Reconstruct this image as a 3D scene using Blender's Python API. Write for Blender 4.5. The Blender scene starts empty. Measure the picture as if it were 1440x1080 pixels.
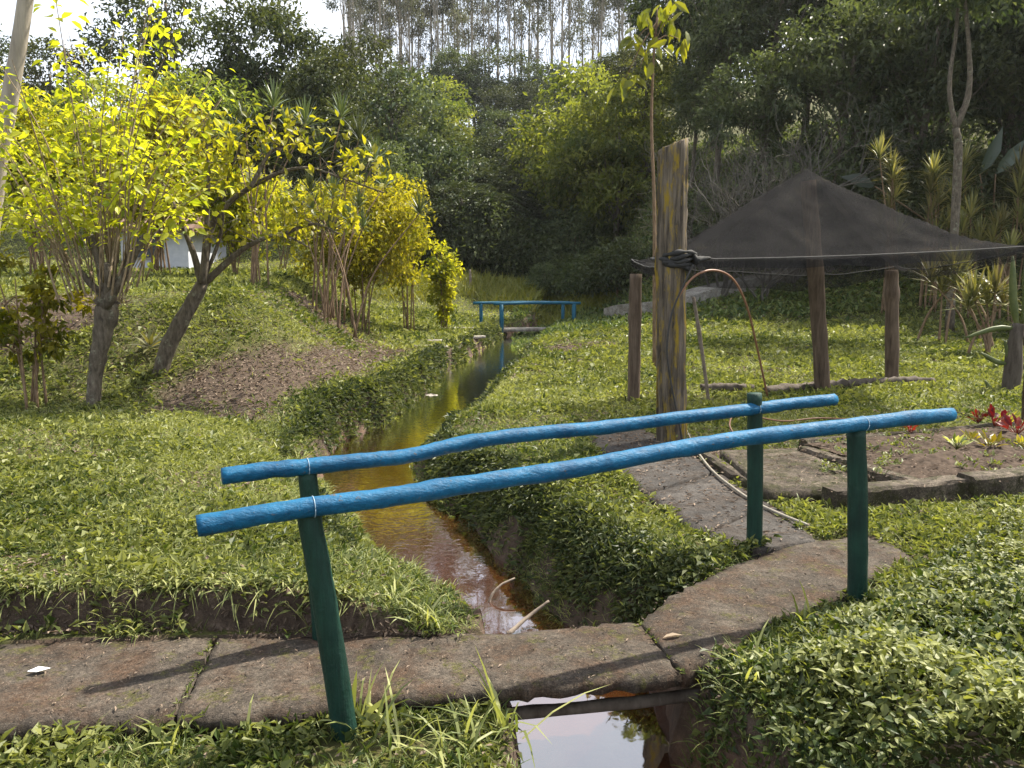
import bpy, math, random
import numpy as np
from mathutils import Vector, Matrix

R = math.radians
scene = bpy.context.scene
COL = scene.collection
rng = np.random.default_rng(7)

# ------------------------------------------------------------------ camera, sky, sun, exposure
CAMZ, FPX, PITCH = 1.6, 1130.0, math.atan(155 / 1130.0)
cam_d = bpy.data.cameras.new('camera')
cam_d.sensor_width = 36.0
cam_d.lens = 36.0 * FPX / 1440.0
cam_d.clip_start = 0.05
cam_d.clip_end = 3000
cam = bpy.data.objects.new('camera', cam_d)
COL.objects.link(cam)
cam.location = (0, 0, CAMZ)
cam.rotation_euler = (R(90) - PITCH, 0, 0)
scene.camera = cam

SUN_AZ, SUN_EL = R(55), R(55)
world = bpy.data.worlds.new('World')
scene.world = world
world.use_nodes = True
nt = world.node_tree
nt.nodes.clear()
sky = nt.nodes.new('ShaderNodeTexSky')
sky.sky_type = 'NISHITA'
sky.sun_disc = False
sky.sun_elevation = SUN_EL
sky.sun_rotation = SUN_AZ
sky.air_density = 1.0
sky.dust_density = 4.0
sky.ozone_density = 1.0
bg = nt.nodes.new('ShaderNodeBackground')
bg.inputs['Strength'].default_value = 0.10
wo = nt.nodes.new('ShaderNodeOutputWorld')
tcw = nt.nodes.new('ShaderNodeTexCoord')
cn = nt.nodes.new('ShaderNodeTexNoise')
cn.inputs['Scale'].default_value = 2.6; cn.inputs['Detail'].default_value = 7; cn.inputs['Roughness'].default_value = .6
nt.links.new(tcw.outputs['Generated'], cn.inputs['Vector'])
cr = nt.nodes.new('ShaderNodeValToRGB')
cr.color_ramp.elements[0].position = .34; cr.color_ramp.elements[0].color = (.35, .35, .35, 1)
cr.color_ramp.elements[1].position = .60; cr.color_ramp.elements[1].color = (.95, .95, .95, 1)
nt.links.new(cn.outputs['Fac'], cr.inputs[0])
cm_ = nt.nodes.new('ShaderNodeMix'); cm_.data_type = 'RGBA'
cm_.inputs[7].default_value = (5.6, 5.9, 6.4, 1)
nt.links.new(cr.outputs[0], cm_.inputs[0]); nt.links.new(sky.outputs[0], cm_.inputs[6])
nt.links.new(cm_.outputs[2], bg.inputs[0])
nt.links.new(bg.outputs[0], wo.inputs[0])

sun_d = bpy.data.lights.new('sun', 'SUN')
sun_d.energy = 4.8
sun_d.angle = R(0.9)
sun_d.color = (1.0, 0.93, 0.80)
sun = bpy.data.objects.new('sun', sun_d)
COL.objects.link(sun)
S = Vector((math.sin(SUN_AZ) * math.cos(SUN_EL), math.cos(SUN_AZ) * math.cos(SUN_EL), math.sin(SUN_EL)))
sun.rotation_euler = S.to_track_quat('Z', 'Y').to_euler()
sun.location = (20, 20, 40)

scene.view_settings.view_transform = 'Standard'
scene.view_settings.look = 'None'
scene.view_settings.gamma = 1.0
scene.view_settings.exposure = 1.46
scene.view_settings.use_curve_mapping = False

# ------------------------------------------------------------------ helpers: rays, noise, terrain
CP, SP = math.cos(PITCH), math.sin(PITCH)


def ray(px, py):
    u, v = (px - 720) / FPX, (540 - py) / FPX
    return np.array([u, CP + v * SP, -SP + v * CP])


def P(px, py, z=0.0):
    d = ray(px, py)
    t = (z - CAMZ) / d[2]
    return np.array([0, 0, CAMZ]) + d * t


def W(px, py, d):
    r = ray(px, py)
    return np.array([0, 0, CAMZ]) + r * (d / r[1])


def onplane(px, py, A, B):
    """pixel ray met with the upright plane through A and B"""
    n = np.array([-(B[1] - A[1]), B[0] - A[0], 0.0])
    o = np.array([0, 0, CAMZ])
    r = ray(px, py)
    return o + r * (np.dot(A - o, n) / np.dot(r, n))


def vnoise(x, y, seed=0.0):
    x = np.asarray(x, float); y = np.asarray(y, float)
    xi, yi = np.floor(x), np.floor(y)
    xf, yf = x - xi, y - yi
    def h(a, b):
        s = np.sin(a * 127.1 + b * 311.7 + seed * 74.7) * 43758.5453
        return s - np.floor(s)
    sx, sy = xf * xf * (3 - 2 * xf), yf * yf * (3 - 2 * yf)
    return (h(xi, yi) * (1 - sx) + h(xi + 1, yi) * sx) * (1 - sy) + (h(xi, yi + 1) * (1 - sx) + h(xi + 1, yi + 1) * sx) * sy


def fbm(x, y, seed=0.0, o=3):
    s, a, f = 0, 0.5, 1.0
    for k in range(o):
        s = s + a * vnoise(np.asarray(x) * f, np.asarray(y) * f, seed + k * 3.3)
        a *= 0.5; f *= 2.1
    return s


def ss(a, b, t):
    t = np.clip((np.asarray(t, float) - a) / (b - a), 0, 1)
    return t * t * (3 - 2 * t)


def softplus(t, k=2.0):
    return k * np.logaddexp(0, np.asarray(t, float) / k)


WATER = -0.47
# stream: (pixel y, left px, right px) measured where the water shows
_edges = [(1066, 735, 935), (985, 690, 930), (880, 590, 765), (800, 540, 700), (740, 492, 645), (700, 463, 578),
          (660, 455, 560), (620, 484, 580), (595, 545, 625), (560, 592, 660), (520, 634, 702), (490, 682, 730), (470, 716, 756)]
STR = []
for (py, l, r) in _edges:
    a, b = P(l, py, WATER), P(r, py, WATER)
    STR.append(((a[0] + b[0]) / 2, a[1], (b[0] - a[0]) / 2))
STR = [(0.75, 0.5, 0.42), (0.55, 2.2, 0.40)] + STR + [(1.3, 31, .4), (2.0, 37, .4), (3, 44, .4)]
STR = np.array(STR)


def stream_dist(x, y):
    """signed distance outside the water edge (negative in the water); side -1 left, +1 right"""
    x = np.asarray(x, float); y = np.asarray(y, float)
    best = np.full(x.shape, 1e9); side = np.zeros(x.shape)
    for i in range(len(STR) - 1):
        ax, ay, aw = STR[i]; bx, by, bw = STR[i + 1]
        dx, dy = bx - ax, by - ay
        t = np.clip(((x - ax) * dx + (y - ay) * dy) / (dx * dx + dy * dy), 0, 1)
        qx, qy = ax + t * dx, ay + t * dy
        # horizontal half width, turned into a width across the flow
        w = (aw + t * (bw - aw)) * abs(dy) / math.hypot(dx, dy)
        d = np.hypot(x - qx, y - qy) - w
        m = d < best
        best = np.where(m, d, best)
        side = np.where(m, np.sign((x - qx) * dy - (y - qy) * dx), side)
    return best, side


def hill(x, y):
    c = 0.30 * softplus(y - 47, 3)
    c = np.where(c > 18, 18 + (c - 18) * 0.12, c)
    u = y + 0.45 * np.maximum(x - 4, 0)
    r = 0.34 * softplus(u - 24.5, 1.2) * ss(2.0, 5.5, x - 0.10 * (y - 20))
    r = np.where(r > 14, 14 + (r - 14) * 0.3, r)
    l = 0.12 * softplus(-(x + 14) + 0.30 * (y - 30), 3) * ss(27, 40, y)
    l = np.where(l > 5, 5 + (l - 5) * 0.3, l)
    m = 1.0 * ss(29, 39, y)
    return np.maximum(np.maximum(c, r), l) + m


def base_h(x, y):
    x = np.asarray(x, float); y = np.asarray(y, float)
    sd, side = stream_dist(x, y)
    left = np.where(side < 0, 1.0, 0.0)
    # left plateau behind the mound
    g = ss(-2.2 - 0.16 * (y - 14), -4.7 - 0.16 * (y - 14), x)
    zl = 1.2 * g * ss(9.4, 12.8, y) + 0.012 * np.maximum(y - 13, 0) * g
    near_w = ss(.4, 4.5, sd)
    zl = zl + 0.016 * np.clip(y - 9, 0, 16) * near_w - .12 * ss(14, 22, y) * (1 - near_w)
    # grass bank just behind the deck on the left stands above the slab
    zl = zl + 0.17 * ss(3.42, 3.49, y + 0.22 * (fbm(x * 2.3, y * 0, 4) - .5) + .09 * (fbm(x * 8, y * 8, 6) - .45)) * ss(-0.05, -0.9, x) * ss(9, 6, y) * (.25 + .75 * ss(.15, .95, sd))
    zl = zl - 0.085 * ss(3.02, 2.9, y)
    zl = zl - 0.17 * ss(1.1, .15, sd) * ss(4.0, 5.0, y) * ss(10, 8.5, y)
    zr = 0.035 * softplus(y - 15, 1.5) * ss(30, 24, y) * near_w - .12 * ss(14, 22, y) * (1 - near_w)
    zr = zr + 0.20 * ss(1.9, 3.0, x) * ss(3.9, 3.2, y) - 0.02
    zr = zr + 0.08 * ss(1.1, 1.5, x) * ss(3.7, 3.2, y)
    z = np.where(left > 0, zl, zr)
    z = z + hill(x, y)
    z = z + (fbm(x * 0.9, y * 0.9, 1) - .45) * 0.07 * ss(3.9, 5.5, y) + (fbm(x * 3.1, y * 3.1, 2) - .45) * 0.05 * ss(3.9, 4.6, y) * ss(30, 20, y) + (fbm(x * 0.13, y * 0.13, 8) - .45) * 0.8 * ss(24, 60, y)
    return z, sd, side


def terrain(x, y):
    x = np.asarray(x, float); y = np.asarray(y, float)
    z, sd, side = base_h(x, y)
    jit = (fbm(x * 2.6, y * 2.6, 5) - .45) * 0.22
    wd = np.where(side < 0, 0.26, 0.46)
    wd = np.where((side > 0) & (y > 6), wd + .55 * ss(6, 10, y), wd)
    wd = wd * np.where(y < 3.9, 0.45, 1.0)
    prof = ss(0.0, 1.0, np.clip((sd + jit + 0.02) / wd, 0, 1)) ** 0.8
    bed = WATER - 0.16 + 0.05 * fbm(x * 2, y * 2, 9)
    keep = ss(32, 40, y)
    zz = bed + (z - bed) * prof
    return zz * (1 - keep) + z * keep


def tz(x, y):
    return float(terrain(np.array([x]), np.array([y]))[0])


_T = np.concatenate([np.linspace(1.5, 30, 3000), np.linspace(30, 220, 3000)])


def G(px, py):
    """where the pixel ray meets the ground"""
    r = ray(px, py)
    pts = np.array([0, 0, CAMZ])[None] + r[None] * _T[:, None]
    h = terrain(pts[:, 0], pts[:, 1])
    k = np.argmax(pts[:, 2] < h)
    p = pts[k]
    return np.array([p[0], p[1], h[k]])


def capsule(x, y, a, b, r):
    dx, dy = b[0] - a[0], b[1] - a[1]
    t = np.clip(((x - a[0]) * dx + (y - a[1]) * dy) / (dx * dx + dy * dy + 1e-9), 0, 1)
    return np.hypot(x - a[0] - t * dx, y - a[1] - t * dy) / r


DIRT = []


def _d(p, q, r):
    DIRT.append((G(*p), G(*q), r))


_d((350, 556), (490, 540), 1.15)
_d((470, 530), (545, 505), 0.55)
_d((545, 500), (505, 470), 0.75)
_d((505, 470), (435, 434), 0.75)
_d((560, 495), (650, 487), 0.40)
_d((800, 490), (830, 486), 0.75)
_d((20, 452), (80, 436), 0.9)
_d((930, 632), (1000, 640), 0.35)


def dirt(x, y):
    m = np.zeros(np.shape(x))
    n = fbm(np.asarray(x) * 1.7, np.asarray(y) * 1.7, 12)
    for a, b, r in DIRT:
        m = np.maximum(m, ss(1.15, 0.8, capsule(x, y, a, b, r) + (n - .45) * 0.6))
    return m * ss(.45, .95, stream_dist(x, y)[0])


def inpoly(x, y, poly):
    x = np.asarray(x); y = np.asarray(y)
    c = np.zeros(x.shape, bool)
    j = len(poly) - 1
    for i in range(len(poly)):
        xi, yi = poly[i][:2]; xj, yj = poly[j][:2]
        with np.errstate(divide='ignore', invalid='ignore'):
            c ^= ((yi > y) != (yj > y)) & (x < (xj - xi) * (y - yi) / (yj - yi + 1e-12) + xi)
        j = i
    return c


# outlines of hard things on the ground (world metres, from the measured photograph)
DECK_FAR = [P(*q) for q in [(-90, 905), (150, 897), (300, 893), (480, 892), (700, 886), (895, 874), (940, 838), (985, 815), (1060, 783), (1130, 760), (1225, 752)]]
DECK_NEAR = [P(*q) for q in [(-90, 1026), (120, 1014), (240, 1008), (430, 1000), (520, 979), (690, 967), (830, 957), (955, 946), (1060, 892), (1180, 840), (1285, 784)]]
DECK_POLY = DECK_FAR + DECK_NEAR[::-1]
PATH_POLY = [P(*q) for q in [(815, 590), (900, 600), (1000, 655), (1090, 712), (1150, 762), (1060, 775), (985, 752), (905, 695), (845, 645)]]
BED_POLY = [P(*q) for q in [(1120, 628), (1290, 678), (1165, 712), (1500, 690), (1500, 585), (1180, 585)]]
BED_IN = [P(*q) for q in [(1010, 640), (1090, 700), (1165, 716), (1590, 690), (1590, 592), (1130, 628)]]

# ------------------------------------------------------------------ helpers: meshes


class MB:
    def __init__(self):
        self.v, self.f, self.t, self.n = [], [], [], 0

    def add(self, V, F, tint=None):
        V = np.asarray(V, float).reshape(-1, 3); F = np.asarray(F, int).reshape(-1, 3)
        self.v.append(V); self.f.append(F + self.n)
        if tint is None:
            tint = np.full(len(V), 0.5)
        self.t.append(np.broadcast_to(tint, (len(V),)))
        self.n += len(V)
        return self

    def mesh(self, name, smooth=False):
        V = np.concatenate(self.v); F = np.concatenate(self.f); T = np.concatenate(self.t)
        me = bpy.data.meshes.new(name)
        me.vertices.add(len(V)); me.vertices.foreach_set('co', V.astype(np.float32).ravel())
        me.loops.add(F.size); me.loops.foreach_set('vertex_index', F.astype(np.int32).ravel())
        me.polygons.add(len(F))
        me.polygons.foreach_set('loop_start', np.arange(0, F.size, 3, dtype=np.int32))
        me.polygons.foreach_set('loop_total', np.full(len(F), 3, np.int32))
        me.polygons.foreach_set('use_smooth', np.full(len(F), smooth))
        at = me.attributes.new('tint', 'FLOAT', 'POINT')
        at.data.foreach_set('value', T.astype(np.float32))
        me.update(calc_edges=True)
        me.validate()
        return me

    def build(self, name, mat, parent=None, smooth=False):
        me = self.mesh(name, smooth)
        me.materials.append(mat)
        return link(name, me, parent)


def link(name, me, parent=None):
    o = bpy.data.objects.new(name, me)
    COL.objects.link(o)
    if parent is not None:
        o.parent = parent
    return o


def tag(o, label=None, cat=None, group=None, kind=None):
    if label: o['label'] = label
    if cat: o['category'] = cat
    if group: o['group'] = group
    if kind: o['kind'] = kind
    return o


def empty(name, loc, label, cat, group=None):
    o = bpy.data.objects.new(name, None)
    o.empty_display_size = 0.1
    COL.objects.link(o)
    o.location = [float(c) for c in loc]
    return tag(o, label, cat, group)


def copy_tree(o, parent=None):
    c = o.copy(); COL.objects.link(c)
    c.parent = parent
    for ch in [k for k in bpy.data.objects if k.parent == o]:
        copy_tree(ch, c)
    return c


def norm(v):
    v = np.asarray(v, float)
    return v / (np.linalg.norm(v, axis=-1, keepdims=True) + 1e-9)


def spline(pts, n):
    """Catmull-Rom through pts, n points"""
    p = np.asarray(pts, float)
    if len(p) == 2:
        t = np.linspace(0, 1, n)[:, None]
        return p[0] * (1 - t) + p[1] * t
    q = np.vstack([2 * p[0] - p[1], p, 2 * p[-1] - p[-2]])
    out = []
    for s in np.linspace(0, len(p) - 1 - 1e-6, n):
        i = int(s); t = s - i
        a, b, c, d = q[i], q[i + 1], q[i + 2], q[i + 3]
        out.append(0.5 * (2 * b + (c - a) * t + (2 * a - 5 * b + 4 * c - d) * t * t + (3 * b - a - 3 * c + d) * t ** 3))
    return np.array(out)


def tube(mb, pts, rad, sides=8, rough=0.0, seed=0, caps=True, tint=None, ridges=0, ridge_amp=0.0):
    p = np.asarray(pts, float); n = len(p)
    rad = np.broadcast_to(np.asarray(rad, float), (n,))
    d = norm(np.gradient(p, axis=0))
    ref = np.array([0, 0, 1.0]) if abs(d[0][2]) < 0.9 else np.array([1.0, 0, 0])
    e1 = norm(np.cross(d, ref)); e2 = np.cross(d, e1)
    ang = np.linspace(0, 2 * np.pi, sides, endpoint=False)
    rr = np.repeat(rad[:, None], sides, 1)
    if rough:
        g = np.random.default_rng(seed)
        nz = g.normal(0, 1, (n, sides))
        nz = (nz + np.roll(nz, 1, 0) + np.roll(nz, 1, 1)) / 1.7
        rr = rr * (1 + rough * nz)
    if ridge_amp:
        g = np.random.default_rng(seed + 1)
        ph = g.uniform(-1, 1, sides); ph = ph
        drift = np.cumsum(g.normal(0, .1, (n, sides)), 0)
        rr = rr * (1 + ridge_amp * (ph[None] + 0.35 * drift))
    V = p[:, None] + rr[..., None] * (np.cos(ang)[None, :, None] * e1[:, None] + np.sin(ang)[None, :, None] * e2[:, None])
    V = V.reshape(-1, 3)
    i = np.arange(n - 1)[:, None] * sides; j = np.arange(sides)[None]; k = (np.arange(sides) + 1)[None] % sides
    a, b, c, e = i + j, i + k, i + sides + k, i + sides + j
    F = np.concatenate([np.stack([a, b, c], -1).reshape(-1, 3), np.stack([a, c, e], -1).reshape(-1, 3)])
    if caps:
        V = np.vstack([V, p[:1], p[-1:]])
        m = n * sides
        jj = np.arange(sides); kk = (jj + 1) % sides
        F = np.vstack([F, np.stack([kk, jj, np.full(sides, m)], -1), np.stack([(n - 1) * sides + jj, (n - 1) * sides + kk, np.full(sides, m + 1)], -1)])
    mb.add(V, F[:, ::-1], tint)
    return mb


def frames(axis, up):
    a = norm(axis)
    s = norm(np.cross(a, up))
    n = np.cross(s, a)
    return a, s, n


def leaves(mb, pos, axis, up, L, Wd, tint, fold=0.25, droop=0.15):
    """diamond leaves folded on the midrib: 4 vertices, 2 triangles"""
    N = len(pos)
    a, s, n = frames(axis, up)
    L = np.broadcast_to(L, (N,))[:, None]; Wd = np.broadcast_to(Wd, (N,))[:, None]
    b = pos
    m = pos + a * L * 0.45
    l = m + s * Wd * 0.5 + n * Wd * fold
    r = m - s * Wd * 0.5 + n * Wd * fold
    t = pos + a * L - n * L * droop
    V = np.stack([b, l, t, r], 1).reshape(-1, 3)
    i = np.arange(N)[:, None] * 4
    F = np.concatenate([i + np.array([[0, 2, 1]]), i + np.array([[0, 3, 2]])])
    mb.add(V, F, np.repeat(np.broadcast_to(tint, (N,)), 4))


def bigleaves(mb, pos, axis, up, L, Wd, tint, fold=0.18, droop=0.2):
    """ovate leaves, 8 vertices, 8 triangles"""
    N = len(pos)
    a, s, n = frames(axis, up)
    L = np.broadcast_to(L, (N,))[:, None]; Wd = np.broadcast_to(Wd, (N,))[:, None]
    def mid(t): return pos + a * L * t - n * L * droop * t * t
    def side(t, w, sg): return mid(t) + sg * s * Wd * w * 0.5 + n * Wd * fold * w
    V = np.stack([mid(0), side(.22, .72, 1), side(.22, .72, -1), mid(.3), side(.55, 1, 1) , side(.55, 1, -1), mid(.62), mid(1.0)], 1).reshape(-1, 3)
    i = np.arange(N)[:, None] * 8
    tri = [(0, 3, 1), (0, 2, 3), (1, 3, 6), (1, 6, 4), (2, 6, 3), (2, 5, 6), (4, 6, 7), (5, 7, 6)]
    F = np.concatenate([i + np.array([t]) for t in tri])
    mb.add(V, F, np.repeat(np.broadcast_to(tint, (N,)), 8))


def blades(mb, pos, axis, up, L, Wd, tint, bend=0.5):
    """long strap leaves bending towards gravity, 7 vertices 5 triangles"""
    N = len(pos)
    a, s, n = frames(axis, up)
    L = np.broadcast_to(L, (N,))[:, None]; Wd = np.broadcast_to(Wd, (N,))[:, None]
    bend = np.broadcast_to(bend, (N,))[:, None]
    hz = a.copy(); hz[:, 2] = 0
    hz = norm(hz + 1e-4)
    def at(t): return pos + a * L * t + (hz * 0.25 - np.array([[0, 0, 1.0]])) * L * bend * t * t
    V = np.stack([at(0) + s * Wd * .4, at(0) - s * Wd * .4, at(.35) + s * Wd * .5, at(.35) - s * Wd * .5, at(.7) + s * Wd * .35, at(.7) - s * Wd * .35, at(1)], 1).reshape(-1, 3)
    i = np.arange(N)[:, None] * 7
    tri = [(0, 1, 3), (0, 3, 2), (2, 3, 5), (2, 5, 4), (4, 5, 6)]
    F = np.concatenate([i + np.array([t]) for t in tri])
    mb.add(V, F, np.repeat(np.broadcast_to(tint, (N,)), 7))


def randdir(g, n):
    return norm(g.normal(0, 1, (n, 3)))


def box(mb, c, sx, sy, sz, rz=0.0, tint=None):
    x, y, z = sx / 2, sy / 2, sz / 2
    V = np.array([[-x, -y, -z], [x, -y, -z], [x, y, -z], [-x, y, -z], [-x, -y, z], [x, -y, z], [x, y, z], [-x, y, z]])
    co, si = math.cos(rz), math.sin(rz)
    V = np.stack([V[:, 0] * co - V[:, 1] * si, V[:, 0] * si + V[:, 1] * co, V[:, 2]], 1) + np.asarray(c)
    F = [(0, 2, 1), (0, 3, 2), (4, 5, 6), (4, 6, 7), (0, 1, 5), (0, 5, 4), (1, 2, 6), (1, 6, 5), (2, 3, 7), (2, 7, 6), (3, 0, 4), (3, 4, 7)]
    mb.add(V, F, tint)
    return mb


def slab(far, near, thick, nu=40, nv=8, rough=0.006, seed=0, ztop=0.0, edge=0.012, ends=0.02):
    """strip of cast concrete between two edge lines: uneven top, worn edges, real thickness"""
    g = np.random.default_rng(seed)
    def resample(p):
        p = np.asarray(p)[:, :2]
        s = np.concatenate([[0], np.cumsum(np.hypot(*np.diff(p, axis=0).T))])
        q = np.linspace(0, s[-1], nu)
        return np.stack([np.interp(q, s, p[:, 0]), np.interp(q, s, p[:, 1])], 1)
    A, B = resample(far), resample(near)
    jag = lambda: (vnoise(np.arange(nu) * .7, np.zeros(nu), seed + g.uniform(0, 9)) - .5)[:, None] * edge * 2
    d = norm(np.pad(B - A, ((0, 0), (0, 1))))[:, :2]
    A = A + d * jag(); B = B + d * jag()
    v = np.linspace(0, 1, nv)
    XY = A[:, None] * (1 - v)[None, :, None] + B[:, None] * v[None, :, None]
    # broken ends
    t = norm(np.pad(np.gradient(XY[:, nv // 2], axis=0), ((0, 0), (0, 1))))[:, :2]
    e = (vnoise(np.arange(nv) * .9, np.ones(nv), seed + 3) - .5) * ends * 2
    XY[0] += t[0] * e[:, None]; XY[-1] += t[-1] * e[:, None]
    Z = ztop + (fbm(XY[..., 0] * 2.2, XY[..., 1] * 2.2, seed) - .45) * rough * 3
    Z[:, 0] -= .010; Z[:, -1] -= .012; Z[0] -= .003; Z[-1] -= .003
    top = np.concatenate([XY, Z[..., None]], -1).reshape(-1, 3)
    idx = np.arange(nu * nv).reshape(nu, nv)
    a, b, c, dd = idx[:-1, :-1], idx[1:, :-1], idx[1:, 1:], idx[:-1, 1:]
    F = [np.stack([a, c, b], -1).reshape(-1, 3), np.stack([a, dd, c], -1).reshape(-1, 3)]
    loop = np.concatenate([idx[:, 0], idx[-1, 1:], idx[-2::-1, -1], idx[0, -2:0:-1]])
    low = top[loop].copy(); low[:, 2] = ztop - thick
    n0 = len(top); m = len(loop)
    i = np.arange(m); j = (i + 1) % m
    F.append(np.stack([loop[i], loop[j], n0 + j], -1)); F.append(np.stack([loop[i], n0 + j, n0 + i], -1))
    cen = low.mean(0)[None]
    # bottom: strip between the two long sides
    bi = {int(l): n0 + k for k, l in enumerate(loop)}
    for k in range(nu - 1):
        p, q, r_, s_ = bi[int(idx[k, 0])], bi[int(idx[k + 1, 0])], bi[int(idx[k + 1, -1])], bi[int(idx[k, -1])]
        F.append(np.array([[p, q, r_], [p, r_, s_]]))
    mb = MB()
    mb.add(np.vstack([top, low]), np.concatenate(F)[:, ::-1])
    return mb


# ------------------------------------------------------------------ materials


class NT:
    def __init__(self, name):
        self.m = bpy.data.materials.new(name)
        self.m.use_nodes = True
        self.t = self.m.node_tree
        self.t.nodes.clear()
        self.out = self.n('ShaderNodeOutputMaterial')

    def n(self, kind, **kw):
        o = self.t.nodes.new(kind)
        for k, v in kw.items():
            if k.startswith('i_'):
                o.inputs[k[2:].replace('_', ' ')].default_value = v
            else:
                setattr(o, k, v)
        return o

    def l(self, a, b):
        self.t.links.new(a, b)

    def coords(self, scale=(1, 1, 1), kind='Object'):
        tc = self.n('ShaderNodeTexCoord'); mp = self.n('ShaderNodeMapping')
        mp.inputs['Scale'].default_value = scale
        self.l(tc.outputs[kind], mp.inputs['Vector'])
        return mp.outputs[0]

    def noise(self, vec, scale, detail=5, rough=.6):
        o = self.n('ShaderNodeTexNoise')
        o.inputs['Scale'].default_value = scale; o.inputs['Detail'].default_value = detail; o.inputs['Roughness'].default_value = rough
        self.l(vec, o.inputs['Vector'])
        return o.outputs['Fac']

    def ramp(self, fac, stops):
        o = self.n('ShaderNodeValToRGB')
        e = o.color_ramp.elements
        while len(e) < len(stops): e.new(0.5)
        for k, (p, c) in enumerate(stops):
            e[k].position = p
            e[k].color = (c[0], c[1], c[2], 1) if hasattr(c, '__len__') else (c, c, c, 1)
        self.l(fac, o.inputs[0])
        return o.outputs[0]

    def mix(self, fac, a, b, mode='MIX'):
        o = self.n('ShaderNodeMix', data_type='RGBA', blend_type=mode)
        for v, s in ((fac, o.inputs[0]), (a, o.inputs[6]), (b, o.inputs[7])):
            if hasattr(v, 'is_output'): self.l(v, s)
            elif hasattr(v, '__len__'): s.default_value = (v[0], v[1], v[2], 1)
            else: s.default_value = v
        return o.outputs[2]

    def bump(self, h, strength=.5, dist=.01, normal=None):
        o = self.n('ShaderNodeBump')
        o.inputs['Strength'].default_value = strength; o.inputs['Distance'].default_value = dist
        self.l(h, o.inputs['Height'])
        if normal: self.l(normal, o.inputs['Normal'])
        return o.outputs[0]

    def pbsdf(self, col, rough=.8, normal=None, spec=.3):
        o = self.n('ShaderNodeBsdfPrincipled')
        for v, k in ((col, 'Base Color'), (rough, 'Roughness')):
            if hasattr(v, 'is_output'): self.l(v, o.inputs[k])
            elif hasattr(v, '__len__'): o.inputs[k].default_value = (v[0], v[1], v[2], 1)
            else: o.inputs[k].default_value = v
        o.inputs['Specular IOR Level'].default_value = spec
        if normal: self.l(normal, o.inputs['Normal'])
        return o

    def done(self, sh):
        self.l(sh.outputs[0] if hasattr(sh, 'outputs') else sh, self.out.inputs['Surface'])
        return self.m


def leaf_mat(name, c1, c2, trans=.35, rough=.42, spec=.35, tcol=None, noise=0.0):
    t = NT(name)
    at = t.n('ShaderNodeAttribute', attribute_name='tint')
    oi = t.n('ShaderNodeObjectInfo')
    c = t.mix(at.outputs['Fac'], c1, c2)
    # every plant a little lighter or darker, warmer or cooler
    hs = t.n('ShaderNodeHueSaturation')
    mr = t.n('ShaderNodeMapRange'); mr.inputs['To Min'].default_value = .6; mr.inputs['To Max'].default_value = 1.5
    t.l(oi.outputs['Random'], mr.inputs['Value']); t.l(mr.outputs[0], hs.inputs['Value'])
    mh = t.n('ShaderNodeMapRange'); mh.inputs['To Min'].default_value = .485; mh.inputs['To Max'].default_value = .512
    t.l(oi.outputs['Random'], mh.inputs['Value']); t.l(mh.outputs[0], hs.inputs['Hue'])
    t.l(c, hs.inputs['Color'])
    c = hs.outputs[0]
    b = t.pbsdf(c, rough, spec=spec)
    tr = t.n('ShaderNodeBsdfTranslucent')
    tc = t.mix(1.0, c, tcol or (1.5, 1.35, .5), 'MULTIPLY')
    t.l(tc, tr.inputs['Color'])
    mx = t.n('ShaderNodeMixShader'); mx.inputs[0].default_value = trans
    t.l(b.outputs[0], mx.inputs[1]); t.l(tr.outputs[0], mx.inputs[2])
    return t.done(mx)


def bark_mat(name, c1, c2, scale=6, stretch=.15, lichen=None, bump=.6, lichen_lo=.52, lich_scale=(1, 1, 1)):
    t = NT(name)
    v = t.coords((1, 1, stretch)); v2 = t.coords()
    n1 = t.noise(v, scale * 3, 6, .65); n2 = t.noise(v2, scale * .5, 4)
    c = t.ramp(n1, [(.3, c1), (.7, c2)])
    if lichen:
        k = t.ramp(t.noise(t.coords(lich_scale), scale * .9, 6, .75), [(lichen_lo, 0), (lichen_lo + .1, 1)])
        c = t.mix(k, c, lichen)
    c = t.mix(.35, c, t.ramp(n2, [(.3, .45), (.7, 1.0)]), 'MULTIPLY')
    return t.done(t.pbsdf(c, .9, t.bump(n1, bump, .02), .15))


def concrete_mat(name, c1, c2, moss=(.12, .11, .03), moss_amt=.62, stain=(.20, .10, .055)):
    t = NT(name)
    v = t.coords()
    big = t.noise(v, 2.2, 6, .7); mid = t.noise(v, 11, 8, .75); fine = t.noise(v, 60, 5, .8); grit = t.noise(v, 170, 2, .6)
    c = t.ramp(big, [(.36, c1), (.62, c2)])
    c = t.mix(t.ramp(t.noise(v, 3.3, 8, .75), [(.46, 0), (.62, .85)]), c, stain)
    c = t.mix(t.ramp(t.noise(v, 6.0, 8, .8), [(moss_amt - .02, 0), (moss_amt + .06, .85)]), c, moss)
    c = t.mix(.75, c, t.ramp(mid, [(.32, .35), (.5, .95), (.68, 1.45)]), 'MULTIPLY')
    c = t.mix(.8, c, t.ramp(fine, [(.34, .35), (.5, 1.0), (.66, 1.55)]), 'MULTIPLY')
    c = t.mix(.6, c, t.ramp(grit, [(.36, .5), (.64, 1.4)]), 'MULTIPLY')
    vor = t.n('ShaderNodeTexVoronoi'); vor.inputs['Scale'].default_value = 48
    t.l(v, vor.inputs['Vector'])
    c = t.mix(t.ramp(vor.outputs['Distance'], [(.10, .55), (.20, 0)]), c, (c2[0] * 2, c2[1] * 1.95, c2[2] * 1.85))
    h = t.mix(.45, mid, t.mix(.5, fine, grit))
    return t.done(t.pbsdf(c, .92, t.bump(h, 1.0, .022), .2))


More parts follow.
